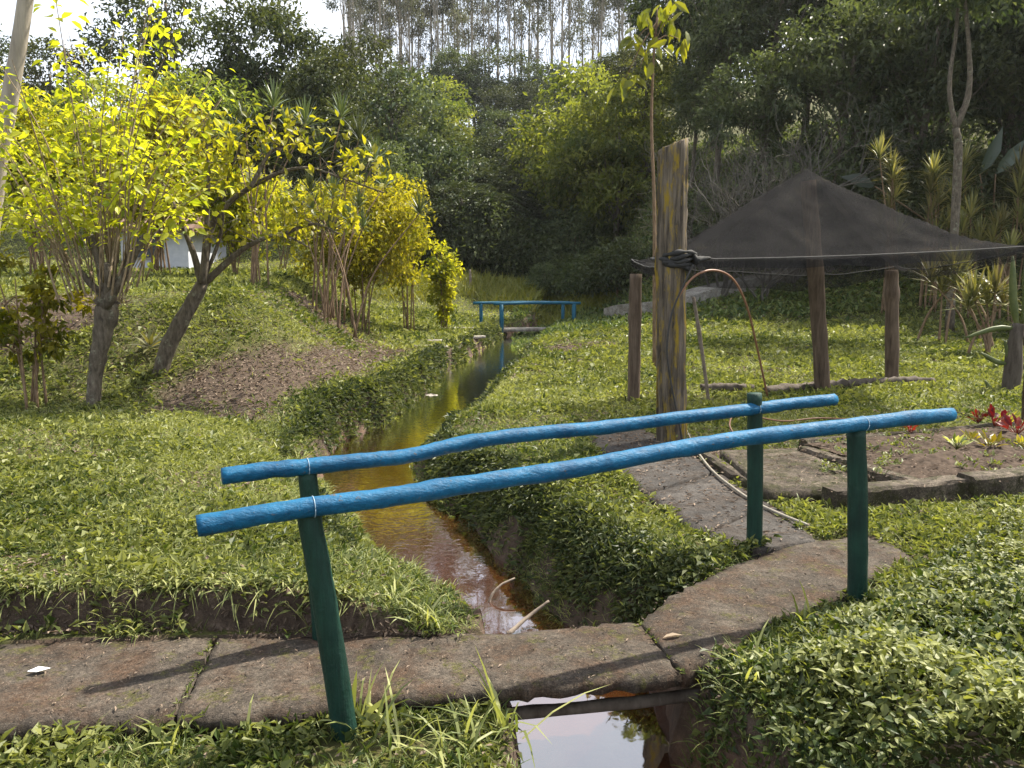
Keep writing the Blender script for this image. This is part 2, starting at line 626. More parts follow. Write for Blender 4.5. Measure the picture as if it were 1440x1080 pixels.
def ground_mat():
    t = NT('ground_soil')
    v = t.coords()
    at = t.n('ShaderNodeAttribute', attribute_name='tint')   # bare earth mask
    a2 = t.n('ShaderNodeAttribute', attribute_name='wet')
    n1 = t.noise(v, 1.1, 6, .65); n2 = t.noise(v, 14, 6, .7); n3 = t.noise(v, 70, 4, .7)
    soil = t.ramp(n2, [(.25, (.026, .018, .012)), (.55, (.075, .053, .038)), (.8, (.16, .12, .088))])
    green = t.ramp(n1, [(.3, (.035, .042, .010)), (.7, (.070, .075, .018))])
    green = t.mix(t.ramp(n2, [(.45, 0), (.7, .7)]), green, (.10, .075, .035))
    c = t.mix(at.outputs['Fac'], green, soil)
    wet = t.ramp(n2, [(.3, (.060, .022, .009)), (.7, (.14, .060, .022))])
    c = t.mix(a2.outputs['Fac'], c, wet)
    c = t.mix(.5, c, t.ramp(n3, [(.3, .5), (.7, 1.2)]), 'MULTIPLY')
    h = t.mix(.5, n2, n3)
    ro = t.n('ShaderNodeMapRange'); ro.inputs['To Min'].default_value = .95; ro.inputs['To Max'].default_value = .45
    t.l(a2.outputs['Fac'], ro.inputs['Value'])
    return t.done(t.pbsdf(c, ro.outputs[0], t.bump(h, .9, .03), .25))


def water_mat():
    t = NT('stream_water')
    v = t.coords((1, .55, 1))
    n1 = t.noise(v, 3.0, 3, .5); n2 = t.noise(v, 16, 2, .5)
    w = t.n('ShaderNodeTexWave'); w.inputs['Scale'].default_value = 2.6; w.inputs['Distortion'].default_value = 14; w.inputs['Detail'].default_value = 3; w.inputs['Detail Scale'].default_value = 2.2
    w.bands_direction = 'Y'
    t.l(t.coords((1, 1, 1)), w.inputs['Vector'])
    # ripples only where the stream runs quick beyond the bridge
    geo = t.n('ShaderNodeNewGeometry'); sx = t.n('ShaderNodeSeparateXYZ'); t.l(geo.outputs['Position'], sx.inputs[0])
    mr = t.n('ShaderNodeMapRange'); mr.inputs['From Min'].default_value = 5.0; mr.inputs['From Max'].default_value = 6.6; mr.inputs['To Min'].default_value = .06
    t.l(sx.outputs['Y'], mr.inputs['Value'])
    h = t.mix(.25, t.mix(.45, n1, n2), w.outputs['Fac'])
    h2 = t.mix(mr.outputs[0], (.5, .5, .5), h)
    nrm = t.bump(h2, .16, .016)
    gl = t.n('ShaderNodeBsdfGlossy'); gl.inputs['Roughness'].default_value = .03; gl.inputs['Color'].default_value = (.95, .95, .97, 1)
    t.l(nrm, gl.inputs['Normal'])
    tp = t.n('ShaderNodeBsdfTransparent'); tp.inputs['Color'].default_value = (.52, .23, .085, 1)
    df = t.n('ShaderNodeBsdfDiffuse'); df.inputs['Color'].default_value = (.11, .036, .012, 1)
    m1 = t.n('ShaderNodeMixShader'); m1.inputs[0].default_value = .35
    t.l(tp.outputs[0], m1.inputs[1]); t.l(df.outputs[0], m1.inputs[2])
    fr = t.n('ShaderNodeFresnel'); fr.inputs['IOR'].default_value = 1.5
    t.l(nrm, fr.inputs['Normal'])
    bst = t.n('ShaderNodeMath', operation='MULTIPLY_ADD', use_clamp=True); bst.inputs[1].default_value = 2.2; bst.inputs[2].default_value = .16
    t.l(fr.outputs[0], bst.inputs[0])
    m2 = t.n('ShaderNodeMixShader')
    t.l(bst.outputs[0], m2.inputs[0]); t.l(m1.outputs[0], m2.inputs[1]); t.l(gl.outputs[0], m2.inputs[2])
    return t.done(m2)


def paint_mat(name, c1, c2, wood=(.07, .06, .05), chip=.70, rough=.50, streak=(1, 12, 12)):
    t = NT(name)
    v = t.coords(); vs = t.coords(streak)
    n1 = t.noise(v, 7, 5, .6); n2 = t.noise(vs, 6, 5, .7); n3 = t.noise(v, 45, 4, .7)
    c = t.ramp(n1, [(.3, c1), (.7, c2)])
    k = t.ramp(t.mix(.5, n2, n3), [(chip - .06, 0), (chip, 1)])
    c = t.mix(k, c, wood)
    c = t.mix(.6, c, t.ramp(n2, [(.32, .4), (.62, 1.15)]), 'MULTIPLY')
    ro = t.ramp(n3, [(.3, rough - .1), (.7, rough + .2)])
    return t.done(t.pbsdf(c, ro, t.bump(t.mix(.45, n2, n3), .9, .010), .22))


def plain_mat(name, c1, c2, scale=12, rough=.6, bump=.3, spec=.3):
    t = NT(name)
    v = t.coords()
    n1 = t.noise(v, scale, 5, .65)
    return t.done(t.pbsdf(t.ramp(n1, [(.3, c1), (.7, c2)]), rough, t.bump(n1, bump, .006), spec))


def net_mat():
    t = NT('shade_netting')
    v = t.coords()
    n1 = t.noise(v, 3, 5, .65); n2 = t.noise(v, 40, 3, .7)
    c = t.ramp(n1, [(.3, (.015, .015, .016)), (.62, (.030, .029, .029)), (.8, (.062, .052, .038))])
    d = t.n('ShaderNodeBsdfDiffuse'); t.l(c, d.inputs['Color'])
    tl = t.n('ShaderNodeBsdfTranslucent'); t.l(c, tl.inputs['Color'])
    m0 = t.n('ShaderNodeMixShader'); m0.inputs[0].default_value = .25
    t.l(d.outputs[0], m0.inputs[1]); t.l(tl.outputs[0], m0.inputs[2])
    # open weave
    vv = t.coords((1, 1, 1), 'Object')
    w1 = t.n('ShaderNodeTexWave'); w1.inputs['Scale'].default_value = 55; w1.inputs['Distortion'].default_value = 1.5
    t.l(vv, w1.inputs['Vector'])
    k = t.ramp(t.mix(.5, w1.outputs['Fac'], n2), [(.25, .42), (.75, .80)])
    tp = t.n('ShaderNodeBsdfTransparent')
    m = t.n('ShaderNodeMixShader')
    t.l(k, m.inputs[0]); t.l(tp.outputs[0], m.inputs[1]); t.l(m0.outputs[0], m.inputs[2])
    return t.done(m)


M = {}
M['ground'] = ground_mat()
M['water'] = water_mat()
M['deck'] = concrete_mat('old_concrete', (.036, .029, .023), (.080, .066, .052), moss=(.062, .060, .016), moss_amt=.56, stain=(.060, .036, .022))
M['path'] = concrete_mat('dark_paving', (.038, .035, .033), (.070, .063, .057), moss_amt=.68, stain=(.040, .030, .023))
M['kerb'] = concrete_mat('kerb_concrete', (.045, .036, .028), (.12, .098, .076), moss=(.03, .03, .01), moss_amt=.5, stain=(.026, .019, .014))
M['pale'] = concrete_mat('pale_concrete', (.18, .17, .15), (.28, .26, .23), moss_amt=.75, stain=(.13, .11, .085))
M['blue'] = paint_mat('blue_rail_paint', (.0015, .060, .140), (.005, .110, .225), chip=.645)
M['green'] = paint_mat('green_post_paint', (.006, .024, .018), (.012, .044, .031), chip=.69, streak=(12, 12, 1))
M['farblue'] = paint_mat('far_blue_paint', (.008, .075, .13), (.014, .105, .16), chip=.75)
M['post'] = bark_mat('lichen_post_wood', (.014, .011, .009), (.20, .165, .125), 9, .07, (.25, .175, .024), 1.0, .50, (1.5, 1.5, .30))
M['pole'] = bark_mat('pole_wood', (.050, .034, .024), (.175, .130, .095), 8, .1)
M['trunk'] = bark_mat('grey_bark', (.045, .036, .027), (.18, .15, .115), 9, .3, (.24, .24, .18), .7, .56)
M['twig'] = bark_mat('twig_bark', (.10, .062, .035), (.27, .19, .12), 14, .2)
M['shoot'] = bark_mat('shoot_bark', (.16, .115, .07), (.36, .28, .19), 14, .2)
M['greytwig'] = bark_mat('grey_twig', (.055, .050, .042), (.15, .135, .115), 14, .2)
M['darkbark'] = bark_mat('dark_bark', (.045, .035, .027), (.13, .11, .09), 5, .2)
M['palebark'] = bark_mat('pale_bark', (.22, .19, .15), (.42, .37, .30), 3, .08)
M['net'] = net_mat()
M['edge_highlight'] = plain_mat('hem_highlight', (.035, .035, .035), (.075, .075, .072), 30, .7)  # grey for the highlight line laid along the net edges
M['wrap'] = plain_mat('bunched_netting', (.012, .012, .012), (.035, .034, .032), 30, .8, .8)
M['hose'] = plain_mat('orange_hose', (.16, .075, .04), (.24, .13, .08), 20, .45)
M['paleh'] = plain_mat('pale_hose', (.18, .16, .13), (.28, .25, .20), 20, .5)
M['cable'] = plain_mat('black_cable', (.02, .02, .02), (.05, .045, .04), 20, .5)
M['wire'] = plain_mat('tie_wire', (.20, .30, .40), (.36, .45, .52), 40, .5)
M['soilbed'] = plain_mat('bed_soil', (.020, .014, .010), (.085, .062, .047), 18, .95, 1.0, .1)
M['stone'] = plain_mat('stream_stone', (.16, .14, .12), (.34, .31, .27), 9, .7, .6)
M['stick'] = plain_mat('dead_stick', (.10, .075, .055), (.24, .20, .16), 15, .8, .6)
M['house'] = plain_mat('white_render', (.40, .42, .46), (.52, .53, .57), 5, .85, .15)
M['roof'] = plain_mat('clay_tile', (.10, .062, .045), (.19, .12, .085), 8, .85, .4)
M['glass'] = plain_mat('dark_window', (.02, .025, .03), (.04, .045, .05), 5, .15, 0)
M['scrap'] = plain_mat('white_scrap', (.6, .6, .6), (.75, .75, .75), 20, .6)
M['red'] = leaf_mat('red_leaf', (.10, .010, .014), (.24, .045, .018), .3, tcol=(1.4, .7, .5))
M['yellowp'] = leaf_mat('yellow_leaf', (.16, .17, .02), (.32, .27, .04), .35)
M['cactus'] = plain_mat('cactus_skin', (.050, .070, .020), (.10, .115, .035), 10, .5)

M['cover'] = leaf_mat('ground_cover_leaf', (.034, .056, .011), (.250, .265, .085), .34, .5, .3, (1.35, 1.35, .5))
M['cover_dark'] = leaf_mat('bank_leaf', (.022, .040, .012), (.140, .160, .055), .30, .5, .3, (1.35, 1.35, .5))
M['blade'] = leaf_mat('grass_blade', (.052, .080, .015), (.32, .320, .13), .36, .5, .3, (1.35, 1.35, .5))
M['litter'] = leaf_mat('dry_leaf', (.050, .036, .026), (.24, .185, .135), .15, .7, .2, (1.2, 1, .8))
M['meadow'] = leaf_mat('meadow_grass', (.10, .13, .02), (.22, .22, .045), .35, .5, .3)
M['yellow'] = leaf_mat('sunny_leaf', (.10, .125, .012), (.36, .345, .040), .58, .45, .3, (1.55, 1.48, .4))
M['yellow2'] = leaf_mat('gold_leaf', (.14, .155, .014), (.40, .37, .045), .55, .45, .3, (1.5, 1.45, .4))
M['spike'] = leaf_mat('dragon_tree_leaf', (.035, .055, .022), (.10, .125, .055), .2, .35, .5)
M['spikepale'] = leaf_mat('striped_leaf', (.06, .075, .025), (.26, .24, .10), .25, .4, .4)
M['dark'] = leaf_mat('dark_leaf', (.020, .033, .011), (.070, .086, .030), .27, .5, .3)
M['deep'] = leaf_mat('deep_forest_leaf', (.026, .040, .020), (.078, .100, .052), .25, .55, .25)
M['olive'] = leaf_mat('olive_leaf', (.030, .043, .018), (.100, .116, .052), .32, .5, .3, (1.3, 1.35, .6))
M['lime'] = leaf_mat('lime_leaf', (.055, .080, .015), (.20, .215, .05), .45, .5, .3, (1.4, 1.4, .5))
M['grey'] = leaf_mat('eucalyptus_leaf', (.060, .070, .045), (.135, .14, .095), .35, .5, .3, (1.3, 1.25, .8))
M['big'] = leaf_mat('big_leaf', (.13, .17, .02), (.26, .28, .04), .5, .4, .4, (1.6, 1.5, .4))
M['banana'] = leaf_mat('banana_leaf', (.03, .045, .03), (.06, .08, .055), .2, .35, .5)

# ------------------------------------------------------------------ the ground: one sheet, fine near the camera


def graded(lo, hi, fine_lo, fine_hi, step, grow=1.09):
    a = list(np.arange(fine_lo, fine_hi, step))
    s = step
    while a[-1] < hi: s *= grow; a.append(a[-1] + s)
    s = step; b = []
    x = fine_lo
    while x > lo: s *= grow; x -= s; b.append(x)
    return np.array(b[::-1] + a)


gx = graded(-260, 260, -3.4, 3.0, .05, 1.055)
gy = np.unique(np.concatenate([graded(-30, 420, 2.2, 9.0, .055, 1.028), np.linspace(3.35, 3.68, 24)]))
GX, GY = np.meshgrid(gx, gy, indexing='ij')
GZ = terrain(GX.ravel(), GY.ravel())
fx, fy = GX.ravel(), GY.ravel()
GZ = GZ - 0.07 * inpoly(fx, fy, DECK_POLY) * (stream_dist(fx, fy)[0] > -0.2)
GZ = GZ - 0.05 * inpoly(fx, fy, PATH_POLY)
idx = np.arange(len(fx)).reshape(GX.shape)
a, b, c, d = idx[:-1, :-1].ravel(), idx[1:, :-1].ravel(), idx[1:, 1:].ravel(), idx[:-1, 1:].ravel()
sd, side = stream_dist(fx, fy)
_, _, _ = 0, 0, 0
gzx = np.gradient(GZ.reshape(GX.shape), gx, axis=0).ravel(); gzy = np.gradient(GZ.reshape(GX.shape), gy, axis=1).ravel()
steep = ss(.45, 1.0, np.hypot(gzx, gzy)) * (fy < 32)
bare = np.maximum(np.maximum(dirt(fx, fy), steep), ss(.25, .02, sd) * (fy < 34))
wet = ss(.10, -.05, sd) * (fy < 34)
mb = MB()
mb.add(np.stack([fx, fy, GZ], 1), np.concatenate([np.stack([a, b, c], 1), np.stack([a, c, d], 1)]), bare)
ground = mb.build('ground', M['ground'], smooth=True)
at = ground.data.attributes.new('wet', 'FLOAT', 'POINT')
if len(ground.data.vertices) == len(wet):
    at.data.foreach_set('value', wet.astype(np.float32))
tag(ground, 'grassy ground with mound, stream bed and forest hillsides', kind='structure')

# stream water: a ribbon wider than the channel, buried in the banks
pts = spline(np.stack([STR[:, 0], STR[:, 1], np.zeros(len(STR))], 1), 120)
hw = np.interp(pts[:, 1], STR[:, 1], STR[:, 2])
mb = MB()
nvv = 7
off = np.linspace(-1, 1, nvv)
V = np.stack([pts[:, 0][:, None] + off[None] * (hw[:, None] + .38), np.repeat(pts[:, 1][:, None], nvv, 1), np.full((len(pts), nvv), WATER)], -1).reshape(-1, 3)
V = V[:]
ii = np.arange(len(pts) * nvv).reshape(len(pts), nvv)
a, b, c, d = ii[:-1, :-1].ravel(), ii[1:, :-1].ravel(), ii[1:, 1:].ravel(), ii[:-1, 1:].ravel()
mb.add(V, np.concatenate([np.stack([a, c, b], 1), np.stack([a, d, c], 1)]))
st = mb.build('stream', M['water'], smooth=True)
tag(st, 'narrow shallow stream of rusty brown water', kind='structure')

# ------------------------------------------------------------------ footbridge in front
DK = 0.0
J0 = (P(305, 893), P(243, 1008)); J1 = (P(897, 873), P(958, 946))
far = np.array(DECK_FAR); near = np.array(DECK_NEAR)
path_left = slab([far[0], far[1], J0[0]], [near[0], near[1], J0[1]], .10, 40, 9, .008, 3, DK, .02, .03).build('path', M['deck'], smooth=True)
tag(path_left, 'cracked brown concrete path leading on to the footbridge', kind='structure')
fb = empty('footbridge', (0.2, 3.3, -.1), 'low concrete footbridge with blue log handrails and dark green posts', 'footbridge')


def child(o, root):
    o.parent = root
    o.matrix_parent_inverse = Matrix.Translation(-Vector(root.location))
    return o


g_ = 0.008
child(slab([J0[0] + [g_, 0, 0], far[3], far[4], J1[0] - [g_, 0, 0]], [J0[1] + [g_, 0, 0], near[3], near[4], near[5], near[6], J1[1] - [g_, 0, 0]], .06, 60, 10, .008, 4, DK - .002, .024, .014).build('slab', M['deck'], smooth=True), fb)
child(slab([J1[0] + [g_ * .3, .003, 0], far[6], far[7], far[8], far[9], far[10]], [J1[1] + [g_ * .3, .003, 0], near[8], near[9], near[10]], .08, 60, 10, .008, 5, DK + .002, .024, .014).build('slab', M['deck'], smooth=True), fb)
# supporting beam beneath the near edge
A, B = P(600, 1013, -.17), P(1060, 967, -.17)
mb = MB()
tube(mb, spline([A, (A + B) / 2 + [0, 0, -.012], B], 14), .026, 10, .08, 3)
child(mb.build('beam', M['darkbark'], smooth=True), fb)
# left abutment under the deck
mb = MB()
box(mb, (-.42, 3.38, -.36), .36, .5, .50, .1)
child(mb.build('abutment', M['deck']), fb)


def log(mb, pts, r, seed, sides=14, n=60, rough=.035):
    g = np.random.default_rng(seed)
    c = spline(pts, n)
    rad = np.full(n, r) * (1 + .05 * np.cumsum(g.normal(0, .25, n)) / np.sqrt(np.arange(n) + 4))
    for k in g.integers(4, n - 4, 6):
        rad[k - 1:k + 2] *= [1.04, 1.08, 1.04]
    tube(mb, c, rad, sides, rough, seed)
    return c


PB = {}
for key, (bp, tp, r) in {'nl': ((480, 1004), (431, 708), .044), 'fl': ((452, 892), (432, 664), .042), 'nr': ((1205, 838), (1204, 604), .047), 'fr': ((1060, 770), (1061, 553), .044)}.items():
    base = P(*bp); top = W(tp[0], tp[1], base[1])
    PB[key] = (base, top)
    low = base + (base - top) * .35
    mb = MB()
    tube(mb, spline([low, base * .5 + top * .5 + [.006, 0, 0], top], 24), np.linspace(r * 1.06, r * .96, 24), 14, .02, hash(key) % 97 if False else len(key) + bp[0])
    child(mb.build('post', M['green'], smooth=True), fb)
rails = [('nl', 'nr', [(277, 740), (350, 727), (437, 713), (540, 700), (640, 684), (740, 669), (830, 655), (930, 636), (1015, 621), (1120, 607), (1205, 597), (1270, 589), (1337, 583)], .0355, 21),
         ('fl', 'fr', [(312, 670), (370, 662), (433, 656), (520, 647), (580, 640), (660, 622), (760, 609), (850, 601), (950, 588), (1061, 575), (1120, 567), (1173, 562)], .0350, 33)]
for ka, kb, pix, r, seed in rails:
    A, B = PB[ka][0], PB[kb][0]
    pp = [onplane(x, y, A, B) for x, y in pix]
    mb = MB()
    c = log(mb, pp, r, seed, 16, 90)
    rail = child(mb.build('rail', M['blue'], smooth=True), fb)
    for k, key in enumerate((ka, kb)):
        T = PB[key][0]
        q = c[np.argmin(np.hypot(c[:, 0] - PB[key][1][0], c[:, 1] - PB[key][1][1]))]
        dd = norm(c[-1] - c[0])
        e1 = norm(np.cross(dd, [0, 0, 1])); e2 = np.cross(dd, e1)
        th = np.linspace(0, 2 * np.pi, 25)
        ring = q + .004 * dd + (r * 1.05) * (np.cos(th)[:, None] * e1 + np.sin(th)[:, None] * e2)
        mb = MB(); tube(mb, ring, .0016, 5)
        w = mb.build('tie_wire', M['wire'], smooth=True)
        w.parent = rail

# ------------------------------------------------------------------ far footbridge
b1, b2 = G(663, 463), G(818, 456)
b1, b2 = W(663, 466, 26.6), W(818, 458, 26.6 + .8)
zd = (b1[2] + b2[2]) / 2
zr_ = W(745, 427, 27)[2]
fb2 = empty('footbridge', (b1 + b2) / 2, 'far small footbridge with thin blue railings, upstream beyond the meadow grass', 'footbridge')
dirv = norm(np.array([b2[0] - b1[0], b2[1] - b1[1], 0])); nrm = np.array([-dirv[1], dirv[0], 0])
child(slab([b1 + nrm * .8, b2 + nrm * .8], [b1, b2], .10, 20, 5, .005, 9, zd, .02, .03).build('slab', M['pale'], smooth=True), fb2)
Lb = np.linalg.norm(b2[:2] - b1[:2])
for side_, (t0, t1, nn) in enumerate([(.27, .93, 2), (.12, .88, 2)]):
    o_ = nrm * (.05 if side_ == 0 else .75)
    for tt in np.linspace(t0, t1, nn):
        p = b1 + (b2 - b1) * tt + o_; p[2] = zd
        mb = MB(); tube(mb, [p - [0, 0, .3], p + [0, 0, .3], [p[0], p[1], zr_ - .02]], .075 if side_ == 0 else .06, 8, .03, side_)
        child(mb.build('post', M['farblue'], smooth=True), fb2)
    q1 = b1 + (b2 - b1) * (t0 - .07) + o_; q2 = b1 + (b2 - b1) * (t1 + .06) + o_
    q1[2] = q2[2] = zr_
    mb = MB(); tube(mb, spline([q1, (q1 + q2) / 2 + [0, 0, .02], q2], 12), .05, 8, .03, 5 + side_)
    child(mb.build('rail', M['farblue'], smooth=True), fb2)

# ------------------------------------------------------------------ paving path and stepping slabs
paving = [([(815, 590), (845, 645)], [(900, 600), (960, 632)]), ([(847, 647), (905, 695)], [(963, 634), (1012, 664)]), ([(908, 697), (985, 752)], [(1015, 666), (1088, 710)]), ([(988, 754), (1058, 777)], [(1091, 712), (1150, 762)])]
pv = empty('paving', P(980, 690), 'dark slab paving between stream bank and garden bed', None)
pv['kind'] = 'structure'
for k, (f_, n_) in enumerate(paving):
    o = slab([P(*q) for q in f_], [P(*q) for q in n_], .06, 24, 10, .006, 40 + k, .012 + .004 * (k % 2), .012, .02).build('slab', M['path'], smooth=True)
    child(o, pv)
STEPS = []
for k, (px, py, sx, sy, rz, lab) in enumerate([(622, 481, .75, .42, .1, 'pale flat stepping slab on the bare path, farther of a pair'), (606, 489, .75, .42, .05, 'pale flat stepping slab on the bare path, nearer of a pair'),
                                               (668, 475, .5, .35, .3, 'small pale stepping slab alone beside the stream bank'), (645, 463, 1.0, .4, .0, 'pale slab at the far lawn edge by the far footbridge')]):
    p = G(px, py); STEPS.append(p)
    co, si = math.cos(rz), math.sin(rz)
    q = lambda u, v: p + np.array([u * co - v * si, u * si + v * co, 0])
    o = slab([q(-sx / 2, sy / 2), q(sx / 2, sy / 2)], [q(-sx / 2, -sy / 2), q(sx / 2, -sy / 2)], .07, 10, 5, .004, 60 + k, p[2] + .06, .02, .03).build('stepping_slab', M['pale'], smooth=True)
    tag(o, lab, 'paving slab', 'stepping slabs on the left bank')
# concrete path climbing the slope behind the canopy
cp = [G(868, 447), G(925, 437), G(1000, 416), G(1060, 402), G(1130, 386), G(1165, 378)]
mb = MB()
cc = spline(cp, 40)
tt = norm(np.gradient(cc, axis=0)); nn_ = norm(np.cross(tt, [0, 0, 1]))
for sgn in (0,):
    e = np.array([cc + nn_ * w for w in (-.57, -.55, .55, .57)])
    hz = terrain(e[..., 0], e[..., 1]).mean(0)
    e[1, :, 2] = hz + .30; e[2, :, 2] = hz + .30; e[0, :, 2] = hz - .35; e[3, :, 2] = hz - .35
    V = e.transpose(1, 0, 2).reshape(-1, 3)
    ii = np.arange(len(V)).reshape(-1, 4)
    F = []
    for k in range(3):
        a, b, c, d = ii[:-1, k], ii[1:, k], ii[1:, k + 1], ii[:-1, k + 1]
        F += [np.stack([a, b, c], 1), np.stack([a, c, d], 1)]
    mb.add(V, np.concatenate(F))
o = mb.build('concrete_walkway', M['pale'], smooth=False)
tag(o, 'pale concrete walkway climbing the dark slope', kind='structure')

# ------------------------------------------------------------------ garden bed
gb = empty('garden_bed', P(1300, 690), 'raised garden bed edged with mossy concrete kerbs, holding red and yellow plants', 'garden bed')


def kerb(p, q, w, h, name='kerb', z0=None, seed=0, mat='kerb'):
    p = np.array(p); q = np.array(q)
    d = norm(q - p); n = np.array([-d[1], d[0], 0])
    k = 18
    L = np.linspace(0, 1, k)[:, None]
    c = p + (q - p) * L
    nz = lambda s: ((vnoise(np.arange(k) * .8, np.zeros(k), seed + s) - .5) * .016)[:, None]
    zt = terrain(c[:, 0], c[:, 1]) * .3 + h if z0 is None else np.full(k, z0 + h)
    up = np.array([0, 0, 1.0])
    prof = [(-w / 2, -.25), (-w / 2, -.02), (-w / 2 + .015, 0), (w / 2 - .015, 0), (w / 2, -.02), (w / 2, -.25)]
    rows = []
    for i, (o_, dz) in enumerate(prof):
        r = c + n * (o_ + nz(i)) ; r[:, 2] = zt + dz + nz(7 + (i // 2))[:, 0] * .7
        rows.append(r)
    V = np.array(rows).transpose(1, 0, 2).reshape(-1, 3)
    m = len(prof)
    ii = np.arange(k * m).reshape(k, m)
    F = []
    for j in range(m - 1):
        a, b, cc_, dd = ii[:-1, j], ii[1:, j], ii[1:, j + 1], ii[:-1, j + 1]
        F += [np.stack([a, cc_, b], 1), np.stack([a, dd, cc_], 1)]
    for e, fl in ((ii[0], 1), (ii[-1], -1)):
        for j in range(1, m - 1):
            F.append(np.array([[e[0], e[j], e[j + 1]]])[:, ::fl])
    mb = MB(); mb.add(V, np.concatenate(F))
    return child(mb.build(name, M[mat], smooth=False), gb)


kz = .13
kerb(P(1166, 688, kz), P(1352, 671, kz), .16, kz, seed=1, z0=0)
kerb(P(1358, 668, kz + .03), P(1560, 650, kz + .03), .17, kz + .03, seed=2, z0=0)
kerb(P(1285, 672, kz), P(1128, 626, kz), .11, kz - .01, seed=3, z0=0)
kerb(P(1080, 690, .06), P(975, 625, .06), .09, .06, seed=4, z0=0)
kerb(P(1130, 617, .08), P(1560, 582, .08), .12, .07, seed=5, z0=0)
# pad between the two left kerbs
o = slab([P(1010, 632, .09), P(1120, 628, .09)], [P(1082, 690, .09), P(1232, 684, .09)], .12, 16, 10, .006, 77, .09, .012, .02).build('step_slab', M['kerb'], smooth=True)
child(o, gb)
# soil heap
us, vs = np.meshgrid(np.linspace(0, 1, 120), np.linspace(0, 1, 70), indexing='ij')
c00, c10, c11, c01 = P(1285, 673, .08), P(1570, 652, .08), P(1570, 585, .08), P(1135, 622, .08)
X = (c00[None, None] * ((1 - us) * (1 - vs))[..., None] + c10 * (us * (1 - vs))[..., None] + c11 * (us * vs)[..., None] + c01 * ((1 - us) * vs)[..., None])
X[..., 2] = .06 + .12 * (fbm(X[..., 0] * 5, X[..., 1] * 5, 31, 4)) * np.minimum(1, 6 * np.minimum(np.minimum(us, 1 - us), np.minimum(vs, 1 - vs)) + .15)
ii = np.arange(120 * 70).reshape(120, 70)
a, b, c, d = ii[:-1, :-1].ravel(), ii[1:, :-1].ravel(), ii[1:, 1:].ravel(), ii[:-1, 1:].ravel()
mb = MB(); mb.add(X.reshape(-1, 3), np.concatenate([np.stack([a, b, c], 1), np.stack([a, c, d], 1)]))
child(mb.build('soil', M['soilbed'], smooth=True), gb)
# thin dark edging line behind, at the canopy
for k, (p, q) in enumerate([((1075, 556), (1150, 550)), ((1152, 550), (1230, 543)), ((1232, 543), (1312, 541)), ((985, 552), (1060, 553))]):
    A, B = G(*p), G(*q)
    mb = MB(); log(mb, [A + [0, 0, .05], (A + B) / 2 + [0, .02, .06], B + [0, 0, .05]], .065, 80 + k, 8, 20, .15)
    o = mb.build('edging_log', M['darkbark'], smooth=True)
    tag(o, ['dark rotten edging log left of the leaning canopy pole', 'dark rotten edging log right of the leaning canopy pole', 'dark rotten edging log at the foot of the rear right canopy post', 'dark rotten edging log beside the lichen covered post'][k], 'log', 'edging logs along the back of the bed')

# ------------------------------------------------------------------ tall lichen post, canopy
pb = G(945, 622)
DP = pb[1]
mb = MB()
pt = W(946, 203, DP)
n = 46
c = spline([pb - [0, 0, .3], pb * .6 + pt * .4 + [-.01, 0, 0], pt], n)
th = np.linspace(0, 2 * np.pi, 40, endpoint=False)
gr = np.random.default_rng(3)
ridge = vnoise(np.arange(40) * .9, np.zeros(40), 3) - .5
V = []
for k in range(n):
    f = k / (n - 1)
    rr = .128 * (1 + .10 * (1 - f) ** 3) * (1 + .26 * (vnoise(np.arange(40) * .9, np.full(40, k * .10), 3) - .5) + .16 * (vnoise(np.arange(40) * 2.1, np.full(40, k * .6), 5) - .5))
    V.append(c[k] + np.stack([rr * np.cos(th) * 1.04, rr * np.sin(th) * .9, np.zeros(40)], 1))
V[-1][:, 2] += .05 * np.cos(th) + .03 * (vnoise(np.arange(40) * 1.1, np.ones(40), 8) - .5)
V[-2][:, 2] += .03 * np.cos(th)
V = np.concatenate(V + [V[-1].mean(0)[None]])
ii = np.arange(n * 40).reshape(n, 40)
a, b, cc_, d = ii[:-1].ravel(), np.roll(ii[:-1], -1, 1).ravel(), np.roll(ii[1:], -1, 1).ravel(), ii[1:].ravel()
mb.add(V, np.concatenate([np.stack([a, b, cc_], 1), np.stack([a, cc_, d], 1), np.stack([ii[-1], np.roll(ii[-1], -1), np.full(40, n * 40)], 1)]))
o = mb.build('wooden_post', M['post'], smooth=True)
tag(o, 'thick weathered wooden post with yellow lichen holding one corner of the shade net', 'post')

cb = G(1160, 552)
can = empty('shade_canopy', cb, 'black shade net stretched like a tent over wooden poles', 'canopy')
FL, FR = W(935, 366, DP), W(1462, 346, 8.5)
BL, BR = W(889, 368, 10.0), W(1262, 374, 11.5)
PK = W(1133, 236, 9.9)


def pole(pb_, pt_, r, seed):
    mb = MB()
    log(mb, [pb_ - [0, 0, .25], (pb_ + pt_) / 2, pt_], r, seed, 12, 24, .03)
    return child(mb.build('pole', M['pole'], smooth=True), can)


q = G(891, 565); pole(q, W(894, 385, q[1]), .075, 1); BL = W(888, 366, q[1] + .1)
q = G(1255, 540); pole(q, W(1254, 380, q[1]), .092, 2); BR = W(1262, 376, q[1] + .1)
PK = W(1133, 238, cb[1]); PK[1] = cb[1] - .1
pole(cb, PK - [0, 0, .16], .10, 3)
q = np.array([FR[0] + .05, FR[1], 0]); q[2] = tz(q[0], q[1]); pole(q, FR - [0, 0, .02], .07, 4)
N = 61
u, v = np.meshgrid(np.linspace(0, 1, N), np.linspace(0, 1, N), indexing='ij')
base = FL * ((1 - u) * (1 - v))[..., None] + FR * (u * (1 - v))[..., None] + BR * (u * v)[..., None] + BL * ((1 - u) * v)[..., None]
